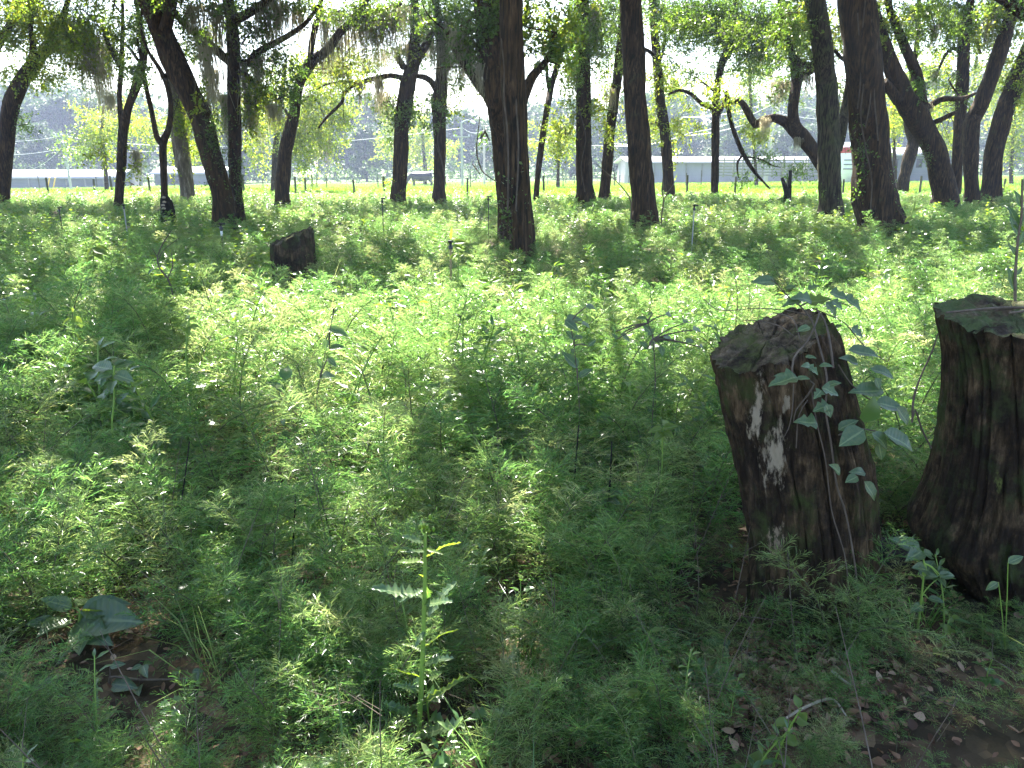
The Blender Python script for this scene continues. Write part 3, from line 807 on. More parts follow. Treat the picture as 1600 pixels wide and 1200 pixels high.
# pass 1: trunks, visible foliage
built = []
for ti, T in enumerate(TREES):
    r = np.random.default_rng(100 + ti)
    d = T['d']
    open_ = T.get('open')
    st0 = T['stems'][0]
    bx, by, bw = st0['p'][0]
    b = P(bx, by, d)
    root = empty('pasture_tree' if open_ else 'oak_tree', (b.x, d, float(terrain(b.x, d))), T['label'], 'tree')
    g = Geo()
    tops = []
    limbs = []
    for si, st in enumerate(T['stems']):
        rows = stem_rows(st, d, ti * 7.3 + si * 2.1, 0, r)
        if st['up']:
            v = np.array(rows[-1][:3]) - np.array(rows[-3][:3])
            v /= np.linalg.norm(v)
            v = norm(v + np.array([0, 0, 0.8]))
            p = np.array(rows[-1][:3])
            rad = rows[-1][3]
            zt = (8.0 + 2.0 * r.random() + 0.09 * d) if d > 15 else 7.4
            while p[2] < zt:
                p = p + v * 1.2 + r.normal(0, 0.16, 3)
                v = norm(v + np.array([0, 0, 0.12]))
                rad *= 0.86 if d > 15 else 0.74
                rows.append([*p, max(rad, 0.04)])
            tops.append(rows[-1])
            limbs.append(rows)
        big = max(q[3] for q in rows)
        big_px = max(q[2] for q in st['p'])
        near = d < 22 and big > 0.2
        rr = spline(rows, 0.12 if near else (0.22 if d < 40 else 0.6))
        tube(g, rr, 30 if near else (18 if big_px > 15 else (10 if big_px > 7 else 6)), 0.26 if big > 0.15 else 0.22, ti * 3.7 + si, True)
        # fine dead twigs along slim stems
        if not st.get('base') and d < 40:
            for q in range(5):
                i = r.integers(len(rr) // 3, len(rr))
                o = rr[i, :3]
                e = o + norm(r.normal(0, 1, 3) + np.array([0, 0, -0.1])) * (0.5 + 0.7 * r.random())
                m_ = (o + e) / 2 + r.normal(0, 0.1, 3)
                tube(g, spline([[*o, 0.014], [*m_, 0.009], [*e, 0.003]], 0.25), 4, 0)
    crown = Geo()
    dens = d / 1209.0
    for (cx, cy_, rx, ry, cov, kd) in T['clumps']:
        ivy = kd == 'i'
        leaf = (0.075 if d < 24 else 0.085) if d < 40 else 0.13 * (d / 50)
        if kd == 'g': leaf = 0.085
        if kd == 'b' and d < 40: leaf = 0.095
        if ivy: leaf = 0.06
        k = 14 if not ivy else 5
        lpx = leaf / dens
        area_leaf = lpx * lpx * 0.5 * 0.5 * 0.55
        n = int(-math.log(1 - cov) * math.pi * rx * ry / (area_leaf * k) * 1.5)
        n = max(3, min(n, 1300))
        # clumpy inside the ellipse: sub-centres
        ns = max(2, int(n / 9))
        sub = r.normal(0, 0.52, (ns, 3))
        cidx = r.integers(0, ns, n)
        off = sub[cidx] + r.normal(0, 0.20, (n, 3))
        if ivy:
            off = r.uniform(-1, 1, (n, 3))
        off = np.clip(off, -1.5, 1.5)
        rd = max(rx, ry) * dens
        O = np.empty((n, 3))
        for i in range(n):
            O[i] = P(cx + off[i, 0] * rx, cy_ + off[i, 1] * ry, d + (off[i, 2] * min(rd, 2.0) if not ivy else -prad(bw * 0.55, cx, cy_, d) - 0.02))
        O[:, 2] = np.maximum(O[:, 2], 0.15)
        if ivy:
            D = r.normal(0, 1, (n, 3)) * np.array([0.5, 0.1, 1])
            sprays(crown, O, D, 0.25, k, leaf, r, CROWN_MATS.index('leaf_dark'), 3, 0.004, 0.0)
        else:
            D = r.normal(0, 1, (n, 3)) + np.array([0, 0, -0.25])
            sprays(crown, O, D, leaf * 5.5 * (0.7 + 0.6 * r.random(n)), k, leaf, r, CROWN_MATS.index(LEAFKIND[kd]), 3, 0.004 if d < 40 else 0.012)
            if d < 40:
                for c in sub[:max(2, ns // 2)]:
                    c = np.clip(c, -1.4, 1.4)
                    e = np.array(P(cx + c[0] * rx, cy_ + c[1] * ry, d + c[2] * min(rd, 2.0)))
                    o = np.array(P(cx + r.normal(0, .25) * rx, cy_ + r.normal(0, .25) * ry, d))
                    m_ = (o + e) / 2 + r.normal(0, 0.12, 3)
                    tube(crown, spline([[*o, 0.018], [*m_, 0.012], [*e, 0.004]], 0.3), 4, 0, mi=3)
    ms = []
    for (mx, my, ml, mw) in T.get('moss', []):
        top = P(mx, my, d + r.normal(0, 0.2))
        ms.append((top, ml * dens * 1.03, mw * dens * 1.15, int(60 + mw * 6)))
    vn = []
    for line in T.get('vines', []):
        rows = []
        for (vx, vy) in line:
            rr_ = prad(bw, vx, vy, d)
            axis = 0
            v = P(vx, vy, d - rr_ * 0.92)
            rows.append([v.x, v.y, v.z, 0.014 if d < 20 else 0.02])
        vn.append(rows)
    top0 = tops[0] if tops else [*root.location[:2], 7, 0.1]
    built.append(dict(T=T, root=root, g=g, crown=crown, moss=ms, vines=vn, top=np.array(top0), tops=tops, r=r))

# pass 2: unseen roof of leaves, carved to place sun and shade, shared among the trees
def canopy():
    r = np.random.default_rng(55)
    wood = [b for b in built if not b['T'].get('open')]
    tx = np.array([b['top'][0] for b in wood])
    ty = np.array([b['top'][1] for b in wood])
    tries = 62000
    sx = r.uniform(-32, 32, tries)
    sy = r.uniform(-4, 32.5, tries)
    ok = np.abs(sx) < 4 + 0.8 * np.maximum(sy, 0)
    sx, sy = sx[ok], sy[ok]
    S = np.stack([sx, sy, np.full(len(sx), 0.4)], -1)
    # several layers: choose a height, then go up the sun ray from the shaded place
    zb = np.maximum(6.2, 2.6 + 0.215 * (sy + 6))
    z = zb + r.random(len(sx)) ** 1.2 * 5.5
    t = (z - 0.4) / SUN.z
    C = S + t[:, None] * np.array(SUN)
    u, v = proj(C)
    keep = ~((C[:, 1] > 0.5) & (u > -80) & (u < 1680) & (v > -55))
    L3 = np.array(SUN)
    def gaps(pos):
        sh = pos - L3 * ((pos[:, 2:3] - 0.4) / L3[2])
        return r.random(len(pos)) < keep_shade(sh)
    C = C[keep][:32000]
    print('canopy', len(C), int(keep.sum()))
    d2 = (C[:, None, 0] - tx[None]) ** 2 + (C[:, None, 1] - ty[None]) ** 2
    own = np.argmin(d2, 1)
    for i, b in enumerate(wood):
        O = C[own == i]
        n = len(O)
        if n == 0:
            continue
        rr = b['r']
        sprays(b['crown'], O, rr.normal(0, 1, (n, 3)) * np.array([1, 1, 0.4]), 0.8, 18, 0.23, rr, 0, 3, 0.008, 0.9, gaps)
        # limbs reaching out to this share of the crown
        nl = min(9, max(2, n // 60))
        pick = O[rr.choice(n, nl, replace=False)]
        tp = b['top']
        for p in pick:
            m1 = tp[:3] + (p - tp[:3]) * 0.4 + np.array([0, 0, 0.5]) + rr.normal(0, 0.3, 3)
            m2 = tp[:3] + (p - tp[:3]) * 0.72 + rr.normal(0, 0.3, 3)
            L_ = np.linalg.norm(p - tp[:3])
            rad = min(tp[3] * 0.7, 0.015 + 0.007 * L_)
            start = tp[:3] - np.array([0, 0, 0.3])
            rows = [[*start, rad], [*m1, rad * 0.75], [*m2, rad * 0.5], [*p, 0.015]]
            rs = spline(rows, 0.7)
            uu, vv = proj(rs[:, :3])
            if np.any((rs[:, 1] > 0.5) & (vv > -5) & (uu > -20) & (uu < 1620)):
                continue
            tube(b['g'], rs, 7, 0.1, i * 1.3)
canopy()

for b in built:
    T = b['T']
    root = b['root']
    bark = M['pale_bark'] if T.get('pale') else (M['bark_mossy'] if T.get('mossy') else M['bark'])
    build('trunk', b['g'], bark, root, True)
    if b['crown'].n:
        build('crown', b['crown'], CM, root)['kind'] = 'stuff'
    for (top, L_, W_, n) in b['moss']:
        g = Geo()
        moss_bundle(g, top, L_, W_, b['r'], n)
        build('hanging_moss', g, M['moss'], root)['kind'] = 'stuff'
    for rows in b['vines']:
        g = Geo()
        tube(g, spline(rows, 0.15), 5, 0)
        build('vine', g, M['twig'], root, True)
# ------------------------------------------------------------------ far tree line
def far_trees():
    r = np.random.default_rng(21)
    variants = []
    for vi in range(6):
        g = Geo()
        H = 13.0
        tube(g, spline([[0, 0, -0.5, .32], [0.2, 0, 4, .26], [0.1, .1, 8, .18], [0, 0, 12, .06]], 1.5), 7, 0.1, vi, mi=1)
        for q in range(6):
            z0 = 3.5 + r.random() * 5
            a = r.random() * 6.28
            e = np.array([math.cos(a) * (2 + r.random() * 2), math.sin(a) * (2 + r.random() * 2), z0 + 2 + r.random() * 2.5])
            tube(g, spline([[0.1, 0, z0, .12], [*(e * [.5, .5, 1] - [0, 0, .4]), .08], [*e, .03]], 1.2), 5, 0, mi=1)
        trunk = g
        c = Geo()
        nb = 26
        cen = np.stack([r.normal(0, 1.9, nb), r.normal(0, 1.9, nb), 2.2 + r.random(nb) * (H - 3)], -1)
        wide = 1.25 - 0.75 * np.abs((cen[:, 2] - 6.5) / 7.5)
        cen[:, :2] *= wide[:, None]
        n = 520
        own = r.integers(0, nb, n)
        O = cen[own] + r.normal(0, 1, (n, 3)) * np.array([0.85, 0.85, 0.6])
        O[:, 2] = np.maximum(O[:, 2], 0.6)
        sprays(c, O, r.normal(0, 1, (n, 3)) + np.array([0, 0, -.2]), 0.9, 11, 0.64, r, 0, 1, 0.03)
        variants.append((trunk.mesh('far_trunk', [M['bark'], M['bark']], True), c.mesh('far_crown', [M['leaf_far'], M['twig']])))
    k = 0
    for row, (Y, n, j) in enumerate(((138, 26, 8), (160, 30, 8), (185, 34, 10))):
        for i in range(n):
            x = (-0.78 + 1.56 * (i + r.random() * 0.8) / n) * Y * 1.0
            y = Y + r.normal(0, j * 0.4)
            u = 800 + x / y * F * 0.96
            # hold the skyline of the photograph: higher on both sides, lower in the middle
            sky_y = np.interp(u, [0, 200, 330, 420, 560, 650, 760, 860, 1000, 1120, 1330, 1420, 1600], [138, 150, 168, 150, 150, 172, 178, 168, 160, 168, 150, 118, 110])
            zt = EYE + (256 - sky_y) / 1307.0 * y
            z0 = float(terrain(x, y))
            s = (zt - z0) / 13.0 * (0.93 + 0.22 * r.random())
            if row == 0:
                if r.random() < 0.35: continue
                s *= 0.72
            tm, cm = variants[r.integers(0, 6)]
            root = empty('far_tree', (x, y, z0), ['blue green tree in the hazy tree line far beyond the pasture', 'tree of the hazy wood that closes the view behind the far tree line', 'tree in the deep back of the hazy far wood'][row], 'tree', ['trees of the far tree line', 'trees of the far wood', 'trees at the back of the far wood'][row])
            root.scale = (s * (0.95 + 0.3 * r.random()), s * 1.1, s)
            root.rotation_euler = (0, 0, r.random() * 6.28)
            for nm, me in (('trunk', tm), ('crown', cm)):
                o = bpy.data.objects.new(nm, me)
                COL.objects.link(o)
                o.parent = root
            k += 1
far_trees()

# low shrubs that hide the feet of the far trees, one mass
def far_scrub():
    r = np.random.default_rng(5)
    g = Geo()
    n = 2600
    y = r.uniform(120, 150, n)
    x = r.uniform(-0.8, 0.8, n) * y
    z = terrain(x, y) + r.random(n) ** 1.6 * 3.2
    sprays(g, np.stack([x, y, z], -1), r.normal(0, 1, (n, 3)), 1.1, 10, 0.42, r, 0, 1, 0)
    tag(build('far_scrub', g, [M['leaf_far'], M['twig']]), kind='stuff')
far_scrub()

# ------------------------------------------------------------------ buildings
def gable(g, x0, x1, y0, y1, zg, ze, zr, mwall, mroof, over=0.4):
    """Long building, ridge along x: walls (mwall) and two thick roof slopes (mroof)."""
    ym = (y0 + y1) / 2
    V = [[x0, y0, zg], [x1, y0, zg], [x1, y1, zg], [x0, y1, zg], [x0, y0, ze], [x1, y0, ze], [x1, y1, ze], [x0, y1, ze], [x0, ym, zr], [x1, ym, zr]]
    g.add(V, [[0, 1, 5, 4], [1, 2, 6, 5], [2, 3, 7, 6], [3, 0, 4, 7]], mwall)
    g.add(V, [[4, 8, 7], [5, 6, 9]], mwall)

def roof_slopes(g, x0, x1, y0, y1, ze, zr, over=0.5, th=0.12):
    ym = (y0 + y1) / 2
    sl = (zr - ze) / (ym - y0)
    for s, ye in ((1, y0), (-1, y1)):
        a = [x0 - over, ye - s * over, ze - sl * over + 0.05]
        b = [x1 + over, ye - s * over, ze - sl * over + 0.05]
        c = [x1 + over, ym, zr + 0.05]
        d = [x0 - over, ym, zr + 0.05]
        V = np.array([a, b, c, d, *[[p[0], p[1], p[2] + th] for p in (a, b, c, d)]])
        g.add(V, [[3, 2, 1, 0], [4, 5, 6, 7], [0, 1, 5, 4], [1, 2, 6, 5], [2, 3, 7, 6], [3, 0, 4, 7]])

def span(pxa, pxb, Y):
    return P(pxa, 270, Y).x, P(pxb, 270, Y).x

def zat(py, Y, px=800):
    return P(px, py, Y).z

def shed(name, label, cat, pxa, pxb, Y, py_ground, py_eave, py_ridge, depth, wall, roof, posts=0, openings=()):
    x0, x1 = span(pxa, pxb, Y)
    zg, ze = zat(py_ground, Y), zat(py_eave, Y)
    zr = EYE + (zat(py_ridge, Y) - EYE) * (Y + depth / 2) / Y
    root = empty(name, ((x0 + x1) / 2, Y + depth / 2, zg), label, cat)
    g = Geo()
    gable(g, x0, x1, Y, Y + depth, zg - 1.5, ze, zr, 0, 0)
    build('wall', g, wall, root)
    g = Geo()
    roof_slopes(g, x0, x1, Y, Y + depth, ze, zr)
    build('roof', g, roof, root)
    for i in range(posts):
        g = Geo()
        x = x0 + (x1 - x0) * (i + 0.5) / posts
        box(g, (x, Y - 0.07, (zg + ze) / 2), (0.14, 0.12, ze - zg))
        build('post', g, M['rail'], root)
    for (fa, fb, h0, h1) in openings:
        g = Geo()
        xa, xb = x0 + (x1 - x0) * fa, x0 + (x1 - x0) * fb
        box(g, ((xa + xb) / 2, Y - 0.03, zg + (ze - zg) * (h0 + h1) / 2), (xb - xa, 0.06, (ze - zg) * (h1 - h0)))  # solid dark slab, the shade of the inside is put into its colour
        build('opening', g, M['dark_open'], root)
    return root

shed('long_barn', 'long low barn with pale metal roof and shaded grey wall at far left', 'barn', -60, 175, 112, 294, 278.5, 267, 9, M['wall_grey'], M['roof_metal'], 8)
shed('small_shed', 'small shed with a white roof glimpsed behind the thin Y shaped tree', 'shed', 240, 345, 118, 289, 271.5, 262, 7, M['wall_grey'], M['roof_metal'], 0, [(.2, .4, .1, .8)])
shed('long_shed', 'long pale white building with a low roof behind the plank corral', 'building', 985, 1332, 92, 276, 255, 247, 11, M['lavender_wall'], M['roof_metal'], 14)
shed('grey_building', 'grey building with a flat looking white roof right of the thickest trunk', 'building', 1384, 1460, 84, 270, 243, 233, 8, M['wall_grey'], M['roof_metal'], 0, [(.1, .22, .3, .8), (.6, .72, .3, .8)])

def striped():
    Y = 78
    x0, x1 = span(1316, 1350, Y)
    z0, z1 = zat(274, Y), zat(222, Y)
    root = empty('striped_building', ((x0 + x1) / 2, Y + 3, z0), 'tall white building with a red band, glimpsed left of the thickest trunk', 'building')
    g = Geo(); box(g, ((x0 + x1) / 2, Y + 3, (z0 + z1) / 2 - 0.5), (x1 - x0, 6, z1 - z0 + 1)); build('wall', g, M['white'], root)
    g = Geo(); box(g, ((x0 + x1) / 2, Y + 3, (zat(230, Y) + zat(239, Y)) / 2), (x1 - x0 + 0.06, 6.06, zat(230, Y) - zat(239, Y))); build('red_band', g, M['red'], root)
    for k, py in enumerate((250, 257, 264)):
        g = Geo(); box(g, ((x0 + x1) / 2, Y - 0.03, zat(py, Y)), (x1 - x0 - 0.1, 0.06, 0.10)); build('slat', g, M['wall_grey'], root)
striped()

# ------------------------------------------------------------------ corral, fences, poles
def corral():
    Y = 72
    x0, x1 = span(1118, 1300, Y)
    zt, zb = zat(249, Y), zat(277, Y)
    root = empty('plank_corral', ((x0 + x1) / 2, Y, zb), 'weathered open plank corral in front of the long white building', 'fence')
    for px in (1121, 1131, 1146, 1160, 1178, 1192, 1207, 1224, 1240, 1258, 1262, 1280, 1298):
        x = P(px, 262, Y).x
        g = Geo(); box(g, (x, Y, (zt + zb) / 2 + 0.1), (0.13, 0.13, zt - zb + 0.2)); build('post', g, M['rail'], root)
    for k in range(6):
        z = zb + (zt - zb) * (0.12 + 0.165 * k)
        n = 4
        for j in range(n):
            xa, xb = x0 + (x1 - x0) * j / n, x0 + (x1 - x0) * (j + 1) / n
            g = Geo(); box(g, ((xa + xb) / 2, Y - 0.09, z), (xb - xa - 0.02, 0.04, 0.13)); build('rail', g, M['rail'], root)
corral()

def wire_fence(name, label, pts, hpost, nw, wmat=None, rad=0.055):
    """pts: photo x of each post with its Y; wires strung between."""
    P0 = [P(px, 280, Y) for px, Y in pts]
    xyz = [(p.x, p.y, float(terrain(p.x, p.y))) for p in P0]
    mid = xyz[len(xyz) // 2]
    root = empty(name, mid, label, 'fence')
    for i, (x, y, z) in enumerate(xyz):
        h = hpost * (0.9 + 0.2 * ((i * 37) % 10) / 10)
        lean = ((i * 53) % 10 - 5) * 0.008
        g = Geo()
        tube(g, spline([[x, y, z - 0.3, rad], [x + lean * 0.5, y, z + h * 0.5, rad], [x + lean, y, z + h, rad * 0.9]], 0.4), 7, 0.1, i)
        build('post', g, M['post'], root)
    for k in range(nw):
        g = Geo()
        for a, b in zip(xyz[:-1], xyz[1:]):
            f = (k + 1) / (nw + 0.6) * hpost * 0.95
            tube(g, [[a[0], a[1], a[2] + f, .004], [(a[0] + b[0]) / 2, (a[1] + b[1]) / 2, (a[2] + b[2]) / 2 + f - .015, .004], [b[0], b[1], b[2] + f, .004]], 3, 0)
        build('wire', g, M['rail'], root)
wire_fence('wire_fence', 'low wire fence with dark posts along the near edge of the pasture', [(x, 36.5 + (i % 3) * 0.15) for i, x in enumerate((-60, 12, 72, 145, 173, 232, 300, 380, 461, 476, 553, 600, 730, 790, 850, 945, 1005, 1075, 1150, 1230, 1320, 1440, 1500, 1570, 1660))], 1.02, 3, rad=0.05)
wire_fence('field_fence', 'thin wire fence crossing the middle of the pasture', [(x, 64 + (i % 4) * 0.2) for i, x in enumerate((-30, 60, 150, 231, 272, 330, 410, 495, 510, 590, 598, 690, 735, 800, 880, 960, 1072, 1096, 1180, 1400, 1490, 1580))], 1.25, 3, rad=0.04)
wire_fence('lane_fence', 'pale fence beside the farm lane beyond the pasture', [(x, 92) for x in range(800, 990, 14)], 1.1, 3, rad=0.05)

def pole(label, px, py_top, Y, lean=0.0, arms=(), lamp=False, rad=0.13):
    t = P(px, py_top, Y)
    zg = float(terrain(t.x, Y))
    H = t.z - zg
    bx = t.x - lean * H
    root = empty('utility_pole', (bx, Y, zg), label, 'utility pole', None)
    g = Geo()
    tube(g, [[bx, Y, zg - 0.3, rad * 1.15], [(bx + t.x) / 2, Y, zg + H / 2, rad], [t.x, Y, t.z, rad * 0.8]], 10, 0)
    build('pole', g, M['pole'], root, True)
    for (dz, w) in arms:
        g = Geo()
        xa = t.x - lean * dz
        box(g, (xa, Y - rad - 0.06, t.z - dz), (w, 0.10, 0.12))
        a = build('crossarm', g, M['pole'], root)
        for s in (-0.45, 0.45):
            g = Geo()
            tube(g, [[xa + s * w, Y - rad - 0.06, t.z - dz + 0.06, .05], [xa + s * w, Y - rad - 0.06, t.z - dz + 0.24, .04]], 6, 0)
            build('insulator', g, M['white'], a)
    if lamp:
        g = Geo()
        tube(g, spline([[t.x, Y, t.z, .05], [t.x + .6, Y, t.z + .25, .045], [t.x + 1.1, Y, t.z + .1, .04]], .3), 6, 0)
        tube(g, spline([[t.x + .9, Y, t.z + .12, .06], [t.x + 1.2, Y, t.z + .05, .16], [t.x + 1.5, Y, t.z - .12, .10]], .15), 8, 0)
        build('lamp_head', g, M['white'], root, True)
    return t
tA = pole('thin grey utility pole in front of the long barn at far left', 97, 207, 96, -0.01, [(0.4, 1.6)])
tB = pole('pale utility pole topped with a lamp, left of the foremost trunk', 721, 191, 88, 0.0, [(1.5, 1.8)], True)
tC = pole('plain pale utility pole nearest the foremost trunk', 756, 196, 100, 0.0, [(1.9, 1.9)])
tD = pole('thick pale pole leaning slightly behind the knobbly limb', 1212, 150, 86, 0.035, [(0.5, 1.8)], False, 0.2)
tE = pole('slim grey pole seen high between the two right hand forked trees', 1525, 95, 80, 0.0, [(0.6, 1.6)])

def wire_run(label, pts, sag=0.5, rad=0.022):
    g = Geo()
    for (xa, ya, Ya), (xb, yb, Yb) in zip(pts[:-1], pts[1:]):
        a, b = P(xa, ya, Ya), P(xb, yb, Yb)
        rows = []
        for i in range(13):
            f = i / 12
            p = a.lerp(b, f)
            rows.append([p.x, p.y, p.z - sag * 4 * f * (1 - f), rad])
        tube(g, rows, 4, 0)
    mid = P(*pts[len(pts) // 2])
    tag(build('power_line', g, M['wire'], None, False, mid), label, 'power line')
wire_run('upper slack power line running left from the pole by the long barn', [(-60, 216, 94), (97, 212, 96), (330, 226, 104)])
wire_run('second power line under the upper one at far left', [(-60, 238, 94), (97, 232, 96), (330, 229, 104), (721, 200, 88)])
wire_run('low loop of service wire sagging to the long barn', [(97, 230, 96), (5, 267, 112)], 1.2)
wire_run('power line crossing behind the foremost trunk between two pale poles', [(721, 198, 88), (756, 203, 100), (960, 228, 98), (1080, 207, 92), (1212, 160, 86)])
wire_run('upper of two pale wires sloping up to the leaning pole', [(1000, 203, 100), (1068, 183, 94), (1212, 156, 86), (1400, 180, 82), (1525, 100, 80)])
wire_run('lower of two pale wires sloping up to the leaning pole', [(960, 224, 100), (1068, 212, 94), (1212, 176, 86), (1400, 184, 82), (1640, 170, 80)])

def guards():
    for k, (px, lab) in enumerate(((76, 'left one of two slanted yellow guy wire guards'), (85, 'right one of two slanted yellow guy wire guards'))):
        a, b = P(px - 1.5, 293, 90), P(px + 1.5, 277, 90)
        g = Geo()
        tube(g, [[*a, .07], [*a.lerp(b, .5), .07], [*b, .07]], 7, 0)
        tag(build('guy_guard', g, M['yellow'], None, True, a), lab + ' in the pasture', 'guy guard', 'yellow guy wire guards')
guards()

# ------------------------------------------------------------------ grazing cow
def cow():
    Y = 88.0
    c = P(658, 279, Y)
    x, z0 = c.x, float(terrain(c.x, Y))
    s = 1.22
    root = empty('cow', (x, Y, z0), 'black cow grazing in the sunny pasture', 'cow')
    g = Geo()
    T = lambda rows, n=12: tube(g, spline([[x + a * s, Y + b * s, z0 + c_ * s, r_ * s] for a, b, c_, r_ in rows], 0.08), n, 0)
    T([(1.02, 0, 1.12, .14), (.92, 0, 1.10, .30), (.6, 0, 1.02, .38), (.1, 0, .95, .42), (-.4, 0, .97, .39), (-.75, 0, 1.06, .30), (-.92, 0, 1.05, .2)], 16)
    T([(-.75, 0, 1.12, .25), (-1.05, 0, .92, .19), (-1.25, 0, .62, .15), (-1.33, 0, .45, .14)])
    T([(-1.30, 0, .52, .13), (-1.42, .02, .32, .13), (-1.50, .02, .14, .085), (-1.52, .02, .07, .06)])
    for bx, by in ((-.68, -.2), (-.62, .2)):
        T([(bx, by, .95, .16), (bx - .02, by, .62, .09), (bx, by, .38, .065), (bx + .01, by, .12, .05), (bx - .02, by, .0, .065)], 8)
    for bx, by in ((.82, -.2), (.88, .2)):
        T([(bx, by, .98, .22), (bx - .06, by, .68, .13), (bx + .08, by, .45, .07), (bx + .04, by, .12, .05), (bx + .01, by, .0, .065)], 8)
    T([(1.05, 0, 1.28, .05), (1.14, 0, 1.1, .03), (1.16, 0, .7, .025), (1.15, 0, .5, .05), (1.15, 0, .38, .02)], 6)
    for sy in (-1, 1):
        T([(-1.25, sy * .08, .55, .05), (-1.22, sy * .24, .58, .045), (-1.2, sy * .3, .55, .01)], 6)
    body = build('body', g, M['hide'], root, True)
    rm = body.modifiers.new('remesh', 'REMESH')
    rm.mode = 'VOXEL'
    rm.voxel_size = 0.035
    rm.use_smooth_shade = True
cow()

# ------------------------------------------------------------------ sprinkler risers in the undergrowth
def riser(px, py, h, label, pm, collar=None, tilt=0.0, r_=0.012):
    Y = (EYE - h) * 1307.0 / (py - 256.0)
    t = P(px, py, Y)
    zg = float(terrain(t.x, Y))
    root = empty('sprinkler_riser', (t.x, Y, zg), label, 'sprinkler', 'irrigation risers in the undergrowth')
    g = Geo()
    tube(g, [[t.x - tilt, Y, zg - .1, r_], [t.x - tilt * .5, Y, (zg + t.z) / 2, r_], [t.x, Y, t.z - .06, r_]], 10, 0)
    build('pipe', g, pm, root, True)
    g = Geo()
    tube(g, [[t.x, Y, t.z - .07, .024], [t.x, Y, t.z - .035, .026], [t.x, Y, t.z - .03, .014], [t.x, Y, t.z, .014], [t.x, Y, t.z + .004, .03], [t.x, Y, t.z + .022, .028]], 10, 0)
    box(g, (t.x + .025, Y, t.z + .012), (.075, .022, .024))
    build('sprinkler_head', g, M['black_plastic'], root)
    if collar:
        g = Geo()
        tube(g, [[t.x - tilt * .2, Y, t.z - .16, r_ * 1.5], [t.x, Y, t.z - .09, r_ * 1.5]], 10, 0)
        build('collar', g, collar, root, True)
riser(345, 351, 0.78, 'dark sprinkler riser with a white collar, left of the slanted mid stump', M['pipe_dark'], M['white'])
riser(193, 321, 0.8, 'pale grey sprinkler riser in front of the slim V shaped tree', M['pvc'])
riser(92, 325, 0.75, 'dark thin sprinkler riser furthest to the left', M['pipe_dark'])
riser(704, 379, 0.8, 'tan sprinkler riser standing before the foremost trunk with a broad black head', M['pipe_tan'], None, 0.01)
riser(763, 308, 0.95, 'small distant sprinkler riser just left of the two pressed trunks', M['pipe_dark'], None, 0.0, 0.009)
riser(597, 311, 0.95, 'small distant sprinkler riser left of the leafy waisted trunk', M['pipe_dark'], None, 0.0, 0.009)
riser(1085, 322, 0.95, 'pale thin riser in the undergrowth right of the tall bare trunk', M['pvc'], None, 0.0, 0.009)

